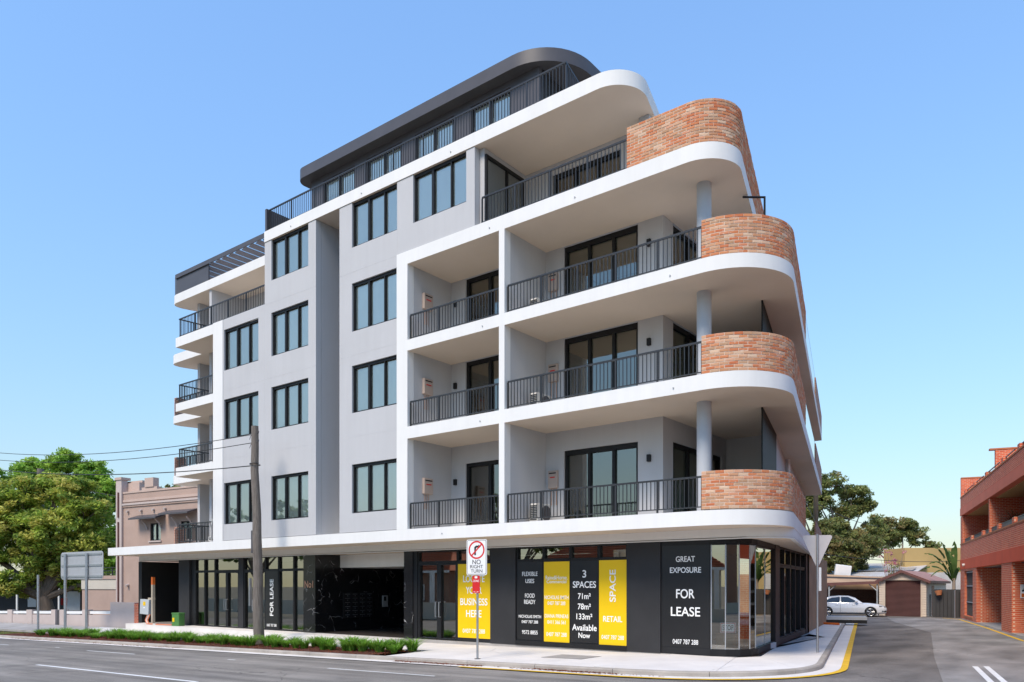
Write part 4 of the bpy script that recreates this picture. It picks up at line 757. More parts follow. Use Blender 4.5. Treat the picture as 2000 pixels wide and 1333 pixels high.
# give way sign seen from behind
gw = empty('give_way_sign', (1.62,4.6,0), R(24.5), label='white triangular sign seen from behind at the lane corner', cat='sign')
b = MB(); b.tube([(0,0,0),(0,0,3.55)], .032, 12); b.build('post', M['alu'], gw)
tri = [(-.42,.36),(-.40,.40),(-.37,.42),(.37,.42),(.40,.40),(.42,.36),(.04,-.50),(0,-.53),(-.04,-.50)]
plate('sign_plate', tri, .04, .052, 3.10, M['signback'], gw); b = MB(); b.tube([(0,0,3.55),(0,.002,2.2)], .036, 12); b.build('clamp_sleeve', M['alu'], gw)
sm_ = MB(); sm_.box(.035,.11,.02,.04,1.85,2.55); sm_.build('small_plate', M['signwhite'], gw)
# street name sign backs and posts far left
sb = empty('direction_sign', (-36.9,-.6,-.65), R(3), label='large rounded rectangular road sign seen from behind on two posts', cat='sign')
plate('sign_plate', rounded(4.6,1.5,.22), .04, .06, 3.75, M['signgrey'], sb, 1.1)
for x in (-.5,1.85): b = MB(); b.tube([(x,-.05,0),(x,-.05,4.4)], .075, 12); b.build('post', M['alu'], sb)
for z in (3.15,3.75,4.35): b = MB(); b.box(-1.1,3.3,.0,.038,z-.05,z+.05); b.build('rail', M['alu'], sb)
post('steel_post', -38.6,-1.6,-.75,2.6,.06, label='bare steel post on the grass verge, left of the big sign', cat='post')
# electrical gear before the service recess
tp = empty('service_post', (-30.95,1.0,-.15), label='pale timber post with an orange tip and a meter box', cat='post')
b = MB(); b.box(-.07,.07,-.07,.07,0,2.2); b.build('shaft', M['palepost'], tp); b = MB(); b.box(-.07,.07,-.07,.07,2.2,2.6); b.build('painted_tip', M['orange'], tp)
b = MB(); b.box(-.55,.1,.0,.07,1.42,1.52); b.build('crosspiece', M['palepost'], tp)
eb = MB(); eb.box(-.36,.36,-.12,.12,0,.78); eb = eb.build('meter_box', M['steel'], loc=(-31.6,.95,.5), rot=(0,R(3),R(8)), bevel=.015, label='grey meter box with yellow label hung on the timber post', cat='box')
b = MB(); b.box(-.1,.1,-.126,-.121,.46,.66); b.build('label_plate', M['yellow'], eb); b = MB(); b.box(-.06,.06,-.126,-.121,.32,.38); b.build('label_plate', M['signwhite'], eb)
for k, mt in ((0,'conduit'),(1,'acwhite'),(2,'conduit')):
    c = MB(); c.tube([(-31.4+.12*k,.95,.5),(-31.45+.1*k,.85,.2),(-31.2+.1*k,.8,0.02),(-30.6+.3*k,.75,.02),(-29.6+.4*k,.85,.03)], .035, 8); c.build('conduit', M[mt], smooth=True, label=['orange conduit looping out of the meter box, leftmost','white conduit looping out of the meter box','orange conduit trailing along the ground to the green pillar'][k], cat='conduit')
gp = empty('green_pillar', (-28.35,.95,-.02), R(10), label='green cable pillar box with yellow notice beside the grey shop pillar', cat='pillar box')
b = MB(); b.box(-.26,.26,-.18,.18,0,.62); b.build('body', M['green'], gp, bevel=.03); b = MB(); b.box(-.28,.28,-.2,.2,.60,.67); b.build('cap', M['green'], gp, bevel=.03); b = MB(); b.box(-.2,-.06,-.188,-.182,.22,.42); b.build('notice', M['yellow'], gp)
# ------------------------------------------------------------ red brick building across the lane
B = empty('brick_building', (0,0,0), label='red brick building with balconies along the right side of the lane', cat='building')
fb = frame(.42, 39.17, .2475, -.9689); UL = 40.0
def bmatU(name, along):
    m = M['redbrick'].copy(); m.name = name; n, l = m.node_tree.nodes, m.node_tree.links
    sp = [q for q in n if q.type == 'SEPXYZ'][0]; cb = [q for q in n if q.type == 'COMBXYZ'][0]
    for lk in list(cb.inputs[0].links): l.remove(lk)
    l.new(sp.outputs['Y' if along else 'X'], cb.inputs[0]); return m
BY, BXm = bmatU('lane_face_brick', True), bmatU('cross_face_brick', False)
wall('ground_wall', fb, 0, 7.3, -.25, 3.05, .35, [(2.1,5.8,.14,2.92)], BY, B); wall('ground_wall', fb, 15.64, 18.28, -.25, 3.05, .35, [], BY, B); wall('ground_wall', fb, 26, UL, -.25, 3.05, .35, [], BY, B)
def fpart(name, u0, u1, w0, w1, z0, z1, mt, parent=B, **k): b = MB(); b.fbox(fb,u0,u1,w0,w1,z0,z1); return b.build(name, mt, parent, **k)
fpart('band', 0, UL, -.03, .35, 3.05, 3.68, M['redband']); fpart('balcony_parapet', 0, UL, -.005, .22, 3.68, 4.66, BY); fpart('parapet_cap', 0, UL, -.03, .25, 4.66, 4.74, M['redcap'])
fpart('band', 0, UL, -.03, 3.0, 6.55, 7.05, M['pinkband']); fpart('balcony_ceiling', .3, UL, .3, 3.0, 6.50, 6.548, M['tan']); fpart('upper_parapet', 0, UL, -.005, .22, 7.05, 7.72, BY); fpart('parapet_cap', 0, UL, -.03, .25, 7.72, 7.80, M['redcap'])
fpart('balcony_floor', 0, UL, .35, 9.0, 3.4, 3.68, M['redcap']); fpart('back_wall', .3, UL, 3.0, 3.3, 3.68, 6.5, BY); fpart('back_wall', .3, UL, 3.4, 3.6, 7.05, 9.2, BY)
for u in (0.0, 11.8, 21.6): fpart('cross_wall', u, u+.3 if u else .95, .0 if u else .0, 3.0, 4.74, 6.5, BXm); fpart('cross_wall', u, u+.3, .26 if u else 0.0, 3.4, 7.06, 9.0, BXm); fpart('wall_cap', u-.03, u+.33, .0, 3.4, 9.0, 9.08, M['redcap'])
for u in (0.9, 5.0, 9.4, 14.5, 18.5): fpart('parapet_pier', u, u+.5, -.02, .24, 4.74, 5.0, BY); fpart('parapet_pier', u+1.2, u+1.7, -.02, .24, 7.8, 8.02, BY)
for a, b in ((1.5,4.9),(5.6,9.3),(10,14.4),(15.1,18.4),(19.1,22)):
    fpart('rail', a, b, .08, .13, 4.95, 5.0, M['rail']); fpart('rail_panel', a, b, .09, .11, 4.74, 4.94, M['dark']); fpart('rail', a, b, .08, .13, 8.0, 8.04, M['rail'])
w = fpart('grille_window', 2.1, 5.8, .16, .2, .14, 2.92, M['blackpaint'])
for k in range(18): fpart('bar', 2.2+k*.2, 2.24+k*.2, .12, .16, .16, 2.9, M['dark'], w)
for z in (.95,1.95,2.8): fpart('crossbar', 2.1, 5.8, .1, .155, z, z+.06, M['signgrey'], w)
fpart('sill', 2.0, 5.9, -.04, .16, .05, .137, M['redcap'])
for u0, u1, dep in ((7.3,15.64,1.5),(18.28,26,1.3)):
    fpart('reveal', u0-.3, u0-.002, .35, dep+.2, -.25, 3.05, BXm); fpart('soffit', u0, u1, .36, dep+.2, 3.0, 3.048, M['dark']); g = fpart('garage_door', u0, u1, dep, dep+.05, -.12, 3.0, M['blackpaint'])
    for k in range(40): fpart('door_bar', u0+k*.21, u0+k*.21+.05, dep-.03, dep, -.1, 2.98, M['charcoal'], g)
    for z in (-.1,.42,1.05,1.65,2.25): fpart('door_rail', u0, u1, dep-.06, dep-.032, z, z+.13, M['signgrey'], g)
    fpart('threshold', u0, u1, .0, dep, -.25, -.10, M['oldconc'])
sg = fpart('entry_sign', 13.0, 15.55, .7, .74, 2.35, 2.85, M['signwhite'], None, label='white lettered board hanging in the garage entry', cat='sign'); text('APARTMENTS', frame(*fb(13.0,.69,0)[:2], .2475, -.9689), 1.27, 0, 2.6, .22, 2.2, M['letterblack'], sg)
fsg = frame(*fb(18.285,.32,0)[:2], .9689, .2475)
cs_ = MB(); cs_.fbox(fsg,0,.52,-.03,-.005,1.45,2.05); cs_ = cs_.build('security_sign', M['signwhite'], label='white and orange security camera notice on the brick pier', cat='sign')
b = MB(); b.fbox(fsg,.04,.48,-.034,-.031,1.49,1.66); b.build('orange_panel', M['orange'], cs_); b = MB(); b.fbox(fsg,.12,.40,-.034,-.031,1.80,1.88); b.fbox(fsg,.06,.2,-.034,-.031,1.74,1.82); b.build('symbol', M['letterblack'], cs_)
lt = MB(); lt.tube([fb(2.4,-.16,3.28), fb(2.4,-.03,3.32)], [.1,.08], 12); lt.build('wall_lamp', M['acwhite'], B)
for k, u in enumerate((13.6,14.3,15.1)):
    v, f, c = blades(90, .5, 1.9, 200+k, [(.12,.07,.04),(.09,.08,.03),(.16,.09,.05)], .014, .8); me = colmesh('dry_shrub', v, f, c, M['blade']); p = fb(u, 1.0, 4.1)
    tag(link('dry_shrub', me, None, p), ['straggly brown shrub on the brick balcony, farthest','straggly brown shrub on the brick balcony, middle one','straggly brown shrub on the brick balcony, nearest'][k], 'shrub')
# ------------------------------------------------------------ garage, carport, car, far things down the lane
G = empty('garage', (0,0,0), label='cream weatherboard garage with a brown roller door at the end of the lane', cat='garage'); gy = 39.5; gz0 = -.13
x0, x1, d0, d1 = -4.63, -1.66, -4.23, -2.0
MB().box(x0+.03,d0,gy+.03,gy+.2,gz0,2.36).build('front_wall', M['weather'], G); MB().box(d1,x1-.03,gy+.03,gy+.2,gz0,2.36).build('front_wall', M['weather'], G)
MB().box(x1-.2,x1-.03,gy+.03,47.1,gz0,2.3).build('side_wall', M['weather'], G); MB().box(x0+.03,x0+.2,gy+.2,47.1,gz0,2.3).build('side_wall', M['weather'], G); MB().box(x0+.2,x1-.2,46.9,47.1,gz0,2.3).build('rear_wall', M['weather'], G)
b = MB(); b.add([(x0,gy+.04,2.36),(x1,gy+.04,2.36),((x0+x1)/2,gy+.04,2.95),(x0,gy+.2,2.36),(x1,gy+.2,2.36),((x0+x1)/2,gy+.2,2.95)], [(0,1,2),(3,5,4),(0,3,4,1),(1,4,5,2),(2,5,3,0)]); b.build('gable', M['weather'], G)
def board(p, q, z, n, parent):     # one lapped weatherboard
    nx, ny = n; v = [(p[0],p[1],z),(q[0],q[1],z),(q[0]+nx*.028,q[1]+ny*.028,z),(p[0]+nx*.028,p[1]+ny*.028,z),(p[0],p[1],z+.165),(q[0],q[1],z+.165),(q[0]+nx*.006,q[1]+ny*.006,z+.165),(p[0]+nx*.006,p[1]+ny*.006,z+.165)]
    MB().add(v, [(0,1,2,3),(4,7,6,5),(0,4,5,1),(3,2,6,7),(0,3,7,4),(1,5,6,2)]).build('weatherboard', M['weather'], parent)
for k in range(15):
    z = gz0+.03+k*.165
    board((x0,gy+.029), (d0-.05,gy+.029), z, (0,-1), G); board((d1+.05,gy+.029), (x1,gy+.029), z, (0,-1), G); board((x1-.029,gy+.03), (x1-.029,41.4), z, (1,0), G); board((x1-.029,42.4), (x1-.029,47.1), z, (1,0), G)
for k in range(3): s_ = 1.2-.42*k; board(((x0+x1)/2-s_,gy+.039), ((x0+x1)/2+s_,gy+.039), 2.40+k*.165, (0,-1), G)
rd = MB()
for k in range(31): z = gz0+k*.08; rd.add([(d0,gy+.12,z),(d1,gy+.12,z),(d1,gy+.085,z+.03),(d0,gy+.085,z+.03),(d0,gy+.12,z+.07),(d1,gy+.12,z+.07),(d1,gy+.12,z+.08),(d0,gy+.12,z+.08)], [(0,1,2,3),(3,2,5,4),(4,5,6,7)])
rd.build('roller_door', M['roller'], G)
for xa in (d0-.05, d1): MB().box(xa,xa+.05,gy-.01,gy+.1,gz0,2.36).build('door_trim', M['weather'], G)
b = MB(); xm = (x0+x1)/2
for sgn in (-1, 1):
    xe = xm+sgn*(xm-x0+.2) if sgn > 0 else x0-.2
    b.add([(xm,gy-.2,3.02),(xe,gy-.2,2.30),(xe,47.3,2.30),(xm,47.3,3.02),(xm,gy-.2,3.06),(xe,gy-.2,2.34),(xe,47.3,2.34),(xm,47.3,3.06)], [(0,1,2,3),(4,7,6,5),(0,4,5,1),(1,5,6,2),(2,6,7,3),(3,7,4,0)])
b.build('roof', M['pinkroof'], G); b = MB()
for sgn in (-1, 1):
    xe = xm+sgn*(xm-x0+.2); b.add([(xm,gy-.24,2.90),(xe,gy-.24,2.18),(xe,gy-.201,2.18),(xm,gy-.201,2.90),(xm,gy-.24,3.08),(xe,gy-.24,2.36),(xe,gy-.201,2.36),(xm,gy-.201,3.08)], [(0,1,2,3),(4,7,6,5),(0,4,5,1),(1,5,6,2),(2,6,7,3),(3,7,4,0)])
b.build('barge_board', M['brownroof'], G); MB().box(x1+.15,x1+.28,gy-.2,47.3,2.16,2.32).build('gutter', M['brownroof'], G)
dr = MB(); dr.box(x1-.035,x1+.0,41.45,42.35,gz0,2.0); dr.build('side_door', mat('brown_door', (.33,.17,.10), .7, .1, 3), G)
b = MB(); b.tube([(x1+.05,40.6,gz0),(x1+.05,40.6,1.4)], .04, 8); b.build('downpipe', M['dark'], G)
for y in (43.2,45.6): b = MB(); b.tube([(x1+.02,y,1.6),(x1+.1,y,1.55),(x1+.1,y,1.3)], .025, 6); b.build('hook', M['dark'], G)
CP = empty('carport', (0,0,0), label='low carport with a brown fascia and dark brick wall behind the white car', cat='carport')
b = MB(); b.add([(-11,40.4,2.02),(-4.75,40.4,2.25),(-4.75,47,2.55),(-11,47,2.9),(-11,40.4,2.08),(-4.75,40.4,2.31),(-4.75,47,2.61),(-11,47,2.96)], [(0,1,2,3),(4,7,6,5),(0,4,5,1),(1,5,6,2),(2,6,7,3),(3,7,4,0)]); b.build('roof', M['shedwall'], CP)
b = MB(); b.add([(-11,40.3,1.9),(-4.75,40.3,2.13),(-4.75,40.39,2.13),(-11,40.39,1.9),(-11,40.3,2.12),(-4.75,40.3,2.33),(-4.75,40.39,2.33),(-11,40.39,2.12)], [(0,1,2,3),(4,7,6,5),(0,4,5,1),(1,5,6,2),(2,6,7,3),(3,7,4,0)]); b.build('fascia', M['brownroof'], CP)
MB().box(-14,-4.75,45.6,45.8,gz0,1.7).build('brick_wall', M['darkbrick'], CP)
MB().add([(-14,40.6,2.75),(-4.8,40.6,2.42),(-4.8,40.75,2.42),(-14,40.75,2.75),(-14,40.6,2.9),(-4.8,40.6,2.55),(-4.8,40.75,2.55),(-14,40.75,2.9)], [(0,1,2,3),(4,7,6,5),(0,4,5,1),(1,5,6,2),(2,6,7,3),(3,7,4,0)]).build('ridge_flashing', M['dark'], CP)
for x in (-8.27,-4.96): 
    MB().box(x-.05,x+.05,40.4,40.5,gz0,2.1).build('post', M['signgrey'], CP); sgn = 1 if x < -7 else -1; b = MB(); b.tube([(x,40.45,1.6),(x+sgn*.55,40.45,2.1)], .035, 6); b.build('brace', M['signgrey'], CP)
MB().box(-16,-9.6,40.9,41.1,gz0,2.9).build('tan_side_wall', M['shedwall'], label='stained tan shed wall left of the carport, behind the timber pole', cat='wall')
sh = empty('shed_roof', (0,0,0), label='pale metal shed roof with solar panels beyond the carport', cat='roof')
b = MB(); b.add([(-14,47.5,2.75),(-4.2,47.5,2.75),(-4.2,56,4.0),(-14,56,4.0),(-14,47.5,2.7),(-4.2,47.5,2.7),(-4.2,56,3.95),(-14,56,3.95)], [(0,1,2,3),(4,7,6,5),(0,4,5,1),(1,5,6,2),(2,6,7,3),(3,7,4,0)]); b.build('roof_sheet', M['iron'], sh); MB().box(-13.9,-4.3,47.7,55.8,gz0,2.69).build('shed_wall', M['shedwall'], sh)
for k in range(6): b = MB(); y = 50.2; b.add([(-10.2+k*.95,y,3.24),(-9.3+k*.95,y,3.24),(-9.3+k*.95,y+1.6,3.47),(-10.2+k*.95,y+1.6,3.47),(-10.2+k*.95,y,3.28),(-9.3+k*.95,y,3.28),(-9.3+k*.95,y+1.6,3.51),(-10.2+k*.95,y+1.6,3.51)], [(3,2,1,0),(4,5,6,7),(0,1,5,4),(1,2,6,5),(2,3,7,6),(3,0,4,7)]); b.build('solar_panel', M['solar'], sh)
b = MB(); b.box(-.6,.6,-.5,.5,0,.95); b.build('roof_cooler', M['signwhite'], loc=(-9.4,47.9,2.75), rot=(R(5),R(8),R(20)), bevel=.03, label='white square rooftop cooler box beyond the carport', cat='cooler')
tw = MB(); tw.prism([(-5.7,53.1),(2.5,59.5),(0,62),(-8,56)], -.2, 5.2); tw.build('tan_building', M['tan'], label='plain tan rendered building behind the garage', cat='building')
MB().box(-4.0,-.9,50.5,50.6,0,3.05).build('zinc_screen', M['iron'], label='white corrugated roof edge between the garage and tan building', cat='roof')
MB().prism([(-1.2,39.6),(.42,39.25),(.5,39.35),(-1.1,39.75)], -.15, 1.75).build('fence_return', M['fence'], label='short dark fence panel behind the lane gate', cat='fence')
lf = empty('lane_fence', (0,0,0), label='dark steel lane gate between the garage and the brick building', cat='fence')
for k in range(7): t = k/7; b = MB(); xa, ya, xb, yb_ = -1.25+1.6*t, 39.3-.2*t, -1.25+1.6*(t+1/7)-.02, 39.3-.2*(t+1/7); b.prism([(xa,ya),(xb,yb_),(xb,yb_+.04+.02*(k%2)),(xa,ya+.04+.02*(k%2))], gz0, 1.72); b.build('fence_panel', M['fence'], lf)
b = MB(); b.tube([(.12,39.02,gz0),(.12,39.02,1.7)], .04, 8); b.build('post', M['alu'], lf)
dsh = MB(); dsh.tube([(-.85,39.02,1.66),(-.8,38.98,1.36)], [.24,.15], 16); dsh.build('hanging_planter', M['redcap'], label='terracotta hanging planter on the lane gate', cat='planter')
gbx = MB(); gbx.box(-7.1,-5.6,29.9,30.5,-.13,1.22); gbx.build('grey_bin_enclosure', M['pallet'], bevel=.02, label='plain grey box beside the white car, behind the sign post', cat='box')
plt = empty('board_stack', (-3.1,24.6,0), R(20), label='stack of dark and pale boards lying at the end of the footpath', cat='boards')
for k in range(4): b = MB(); b.box(-1.3-.1*k,1.2,-.5,.5,k*.09,k*.09+.085); b.build('board', [M['plastic'],M['plastic'],M['pallet'],M['pallet']][k], plt)
b = MB(); b.tube([(-3.6,22.4,.05),(-2.5,21.9,.05)], .06, 8); b.build('orange_pipe', M['orange'], label='short orange pipe lying on the footpath end', cat='pipe')
tp2 = MB(); tp2.tube([(-6.07,29.93,-.2),(-6.05,29.9,9.6)], [.17,.13], 14); tp2.build('utility_pole', M['timber2'], smooth=True, label='tan timber pole behind the far end of the apartment building', cat='pole')
wire((-6.05,29.9,7.1), (-9.2,60,7.6), .3, .02, 'thin wire running right from the tan timber pole'); wire((-6.05,29.9,4.0), (0,62,4.6), .5, .02, 'lower thin wire crossing before the gum trees')

# white sedan
def sedan():
    c = empty('parked_car', (-7.5,37.2,-.128), R(16), label='white sedan parked before the carport', cat='car')
    xs = [-1.02,-.95,-.6,-.2,.35,.9,1.5,2.1,2.7,3.2,3.55,3.72,3.78]    # rear axle at 0, front axle at 2.75
    top = [.72,.95,1.03,1.03,.98,.96,.95,.94,.92,.86,.77,.66,.58]; bot = [.42,.30,.22,.20,.20,.20,.20,.20,.20,.20,.22,.26,.40]; hw = [.62,.78,.86,.89,.905,.91,.91,.91,.90,.87,.80,.66,.50]
    def loft(xs, rings, name, mt, parent, smooth=True):
        b = MB(); n = len(rings[0]); v = [(x, y, z) for x, rg_ in zip(xs, rings) for y, z in rg_]; f = [(i*n+j, i*n+(j+1)%n, (i+1)*n+(j+1)%n, (i+1)*n+j) for i in range(len(xs)-1) for j in range(n)]
        b.add(v, f+[tuple(reversed(range(n))), tuple((len(xs)-1)*n+j for j in range(n))]); return b.build(name, mt, parent, smooth)
    def rg_(w, b0, t): m = (b0+t)/2; return [(-w*.86,b0),(-w*.97,b0+.10),(-w,m-.02),(-w*.985,m+.12),(-w*.93,t-.06),(-w*.78,t),(0,t+.02),(w*.78,t),(w*.93,t-.06),(w*.985,m+.12),(w,m-.02),(w*.97,b0+.10),(w*.86,b0)]
    body = loft(xs, [rg_(w, b0, t) for w, b0, t in zip(hw, bot, top)], 'body', M['carpaint'], c)
    gx = [-.62,-.25,.25,.8,1.35,1.8,2.25]; gt = [1.02,1.22,1.39,1.44,1.43,1.30,.95]; gw_ = [.60,.62,.62,.62,.62,.64,.66]
    loft(gx, [[(-.80,.92),(-w*1.08,(t+.92)/2+.02),(-w,t-.03),(-w*.8,t),(w*.8,t),(w,t-.03),(w*1.08,(t+.92)/2+.02),(.80,.92)] for t, w in zip(gt, gw_)], 'cabin', M['carpaint'], c)
    for sd in (-1, 1):
        for nm, P in (('side_window', [(-.35,1.0),(.30,1.30),(.82,1.36),(.82,1.0)]), ('side_window', [(.90,1.0),(.90,1.36),(1.35,1.35),(1.95,1.03),(1.9,1.0)])):
            b = MB(); v = [(x, sd*(.80-(z-.92)*.34+.012), z) for x, z in P]; n = len(P); v2 = [(x, y-sd*.02, z) for x, y, z in v]; b.add(v+v2, [tuple(range(n)), tuple(range(2*n-1,n-1,-1))]+[(i,(i+1)%n,n+(i+1)%n,n+i) for i in range(n)]); b.build(nm, M['carglass'], c)
        b = MB(); b.add([(1.75,sd*.86,.98),(1.98,sd*.84,.98),(1.95,sd*1.03,1.0),(1.80,sd*1.03,1.0),(1.75,sd*.86,1.1),(1.95,sd*.84,1.08),(1.93,sd*1.02,1.12),(1.80,sd*1.03,1.12)], [(0,1,2,3),(4,7,6,5),(0,4,5,1),(1,5,6,2),(2,6,7,3),(3,7,4,0)]); b.build('mirror', M['carpaint'], c, bevel=.02)
        b = MB(); b.add([(3.30,sd*.83,.66),(3.62,sd*.72,.62),(3.70,sd*.62,.64),(3.60,sd*.70,.75),(3.25,sd*.85,.78)], [(0,1,2,3,4)]); b.build('headlight', M['lamp'], c)
        b = MB(); b.box(-.9,-.7,sd*.80,sd*.84,.75,.88); b.build('tail_light', M['red'], c)
        b = MB(); b.tube([(3.45,sd*.80,.40),(3.7,sd*.66,.40)], .045, 8); b.build('fog_light', M['plastic'], c)
        for x in (.55,1.6): b = MB(); b.tube([(x,sd*.905,.84),(x+.16,sd*.905,.84)], .014, 6); b.build('door_handle', M['carpaint'], c)
        for x in (.85,): b = MB(); b.box(x-.006,x+.006,sd*.905,sd*.915,.30,.93); b.build('door_gap', M['plastic'], c)
        for x in (0, 2.75):
            w = MB(); n = 28; y0, y1 = sd*.70, sd*.925
            w.tube([(x,y0,.325),(x,sd*.90,.325),(x,y1,.325)], [.325,.325,.29], n); w = w.build('wheel', M['tyre'], c, smooth=False)
            r_ = MB(); r_.tube([(x,sd*.92,.325),(x,sd*.926,.325)], .235, n); r_.build('hub_recess', M['plastic'], w)
            for k in range(5):
                a = 2*math.pi*k/5+.3; q = MB()
                for da in (-.16, .16): q.tube([(x+.05*math.cos(a),sd*.932,.325+.05*math.sin(a)),(x+.24*math.cos(a+da),sd*.932,.325+.24*math.sin(a+da))], .018, 6)
                q.build('spoke', M['rim'], w)
            q = MB(); q.tube([(x+.235*math.cos(t),sd*.932,.325+.235*math.sin(t)) for t in [2*math.pi*i/28 for i in range(29)]], .014, 6); q.tube([(x,sd*.927,.325),(x,sd*.94,.325)], .05, 10); q.build('rim', M['rim'], w)
            ar = MB(); ar.tube([(x+.36*math.cos(t),sd*.885,.325+.36*math.sin(t)) for t in [math.pi*i/14-.15 for i in range(16)]], .035, 6); ar.build('arch_lining', M['plastic'], c)
    for P, nm in (([(1.83,.60,1.29),(1.83,-.60,1.29),(2.27,-.66,.985),(2.27,.66,.985)], 'windscreen'), ([(-.23,-.58,1.24),(-.23,.58,1.24),(-.60,.62,1.04),(-.60,-.62,1.04)], 'rear_window')):
        b = MB(); b.add([(x+.012*(1 if nm == 'windscreen' else -1), y, z+.012) for x, y, z in P], [(0,1,2,3)]); b.build(nm, M['carglass'], c)
    b = MB(); b.box(3.70,3.79,-.45,.45,.44,.56); b.build('grille', M['plastic'], c); b = MB(); b.box(.3,2.4,-.9,.9,.17,.21); b.build('sill', M['plastic'], c)
sedan()

# ------------------------------------------------------------ pink neighbour, wall, houses on the left
N = empty('pink_house', (0,0,0), label='dusky pink rendered two-storey building with parapet left of the apartments', cat='building')
fp_ = frame(-45.01, 5.76, .9904, .1353)
def npart(name, u0, u1, w0, w1, z0, z1, mt, parent=N, **k): b = MB(); b.fbox(fp_,u0,u1,w0,w1,z0,z1); return b.build(name, M[mt], parent, **k)
wall('front_wall', fp_, .62, 12, -.8, 8.2, .3, [(3.5,4.6,4.95,6.1),(6.6,7.7,4.95,6.1)], M['pinkdark'], N); npart('side_wall', 0, .3, .31, 12, -.8, 8.2, 'pinkdark'); npart('rear_wall', 0, 12, 12, 12.2, -.8, 8.2, 'pinkdark')
npart('pilaster', 0, .62, -.14, .3, -.8, 9.15, 'pinklight'); npart('pilaster_cap', -.06, .68, -.2, .5, 9.15, 9.32, 'pink'); npart('corner_block', .0, 1.9, .31, 1.6, 8.2, 8.95, 'pink'); npart('block_cap', -.05, 1.95, .5, 1.65, 8.95, 9.1, 'pink')
npart('parapet_coping', .62, 12, -.05, .35, 8.2, 8.32, 'pink'); npart('parapet_step', 2.6, 4.2, .0, .3, 8.32, 8.5, 'pink'); npart('parapet_pier', 3.0, 3.9, -.06, .36, 8.5, 9.1, 'pink'); npart('cornice', .62, 12, -.12, -.001, 7.40, 7.52, 'pinklight'); npart('cornice', .62, 12, -.07, -.001, 7.28, 7.40, 'pinkdark'); npart('string_course', .62, 12, -.05, -.001, 7.62, 7.78, 'pink'); npart('drop_pipe', .27, .37, -.22, -.141, .9, 6.3, 'brownroof'); npart('drop_pipe', .27, .37, -.22, -.141, 6.6, 8.3, 'brownroof')
for u in (1.19,2.62,3.92,5.12): b = MB(); b.tube([fp_(u,-.16,6.97), fp_(u,0,7.0)], .085, 10); b.build('wall_vent', M['pinklight'], N)
b = MB(); b.tube([fp_(1.2,-.2,2.0), fp_(1.2,0,2.05)], .09, 10); b.build('wall_vent', M['pinklight'], N)
npart('roof', .3, 11.7, .3, 12, 7.6, 7.7, 'iron')
for u in (3.5, 6.6):
    hh = .18 if u > 5 else 0; b = MB(); b.add([fp_(u-1.25,-.75,6.32+hh),fp_(u+1.6,-.75,6.32+hh),fp_(u+1.6,0,6.58+hh),fp_(u-1.25,0,6.58+hh),fp_(u-1.25,-.75,6.42+hh),fp_(u+1.6,-.75,6.42+hh),fp_(u+1.6,0,6.68+hh),fp_(u-1.25,0,6.68+hh)], [(0,3,2,1),(4,5,6,7),(0,1,5,4),(1,2,6,5),(2,3,7,6),(3,0,4,7)]); b.build('window_hood', M['dark'], N)
    for uu in (u-.25, u+1.2): b = MB(); b.tube([fp_(uu,-.02,5.7), fp_(uu,-.2,6.05), fp_(uu,-.5,6.34)], .05, 6); b.build('hood_bracket', M['pinklight'], N)
    window(fp_, u, u+1.1, 4.95, 6.1, N, (.5,), 'window', .06, 'glass', 'blind', .06, .06, .06); npart('sill', u-.1, u+1.2, -.08, .0, 4.85, 4.945, 'pinklight')
npart('low_wing', -5, -.02, .5, 6, -.8, 1.75, 'pinkdark'); npart('wing_band', -5, -.02, .44, 6, 1.75, 2.45, 'cream'); npart('wing_coping', -5.1, -.02, .38, 6.1, 2.45, 2.7, 'pinkdark')
for k in range(3): npart('balustrade_rail', -4.9, -.05, .5, .55, 2.8+.22*k, 2.84+.22*k, 'rail')
for k in range(5): npart('balustrade_post', -4.9+k*1.15, -4.84+k*1.15, .49, .56, 2.7, 3.3, 'rail')
W = empty('front_garden_wall', (0,0,0), label='low pale pink rendered street wall with white top rails', cat='wall')
zb = lambda x: -.36+.037*(x+33)
def wpart(name, xa, xb, y0, y1, za, zt, mt, **k):
    MB().add([(xa,y0,za(xa)),(xb,y0,za(xb)),(xb,y1,za(xb)),(xa,y1,za(xa)),(xa,y0,zt(xa)),(xb,y0,zt(xb)),(xb,y1,zt(xb)),(xa,y1,zt(xa))], [(0,3,2,1),(4,5,6,7),(0,1,5,4),(1,2,6,5),(2,3,7,6),(3,0,4,7)]).build(name, M[mt], W, **k)
zp = lambda x: .30+.0195*(x+52.5)
wpart('panel', -75, -45.27, 1.7, 1.9, lambda x: zb(x)-.3, lambda x: zp(x)-.30, 'pinklight'); wpart('panel', -44.02, -37.2, 1.7, 1.9, lambda x: zb(x)-.3, lambda x: zp(x)-.30, 'pinklight')
wpart('tall_panel', -37.2, -34.35, 1.68, 1.92, lambda x: zb(x)-.3, lambda x: 1.05, 'pinklight'); wpart('brick_end', -34.35, -33.9, 1.67, 1.93, lambda x: zb(x)-.3, lambda x: 1.0, 'redbrick')
for a, b in ((-62.5,-61.8),(-57.4,-56.7),(-52.5,-51.7),(-49.2,-48.3),(-45.26,-44.64),(-44.02,-43.3),(-40.8,-40.0)): wpart('wall_pier', a, b, 1.66, 1.94, lambda x: zb(x)-.3, lambda x: zp(x)+.02, 'pinklight')
for a, b in ((-61.8,-57.4),(-56.7,-52.5),(-51.7,-49.2),(-48.3,-45.26),(-43.3,-40.8),(-40.0,-37.2)): wpart('top_rail', a, b, 1.76, 1.82, lambda x: zp(x)-.24, lambda x: zp(x)-.06, 'signwhite'); wpart('cap_rail', a, b, 1.74, 1.84, lambda x: zp(x)-.055, lambda x: zp(x)-.03, 'dark')
wpart('gate', -44.62, -44.04, 1.76, 1.80, lambda x: zb(x), lambda x: zp(x)-.02, 'dark')
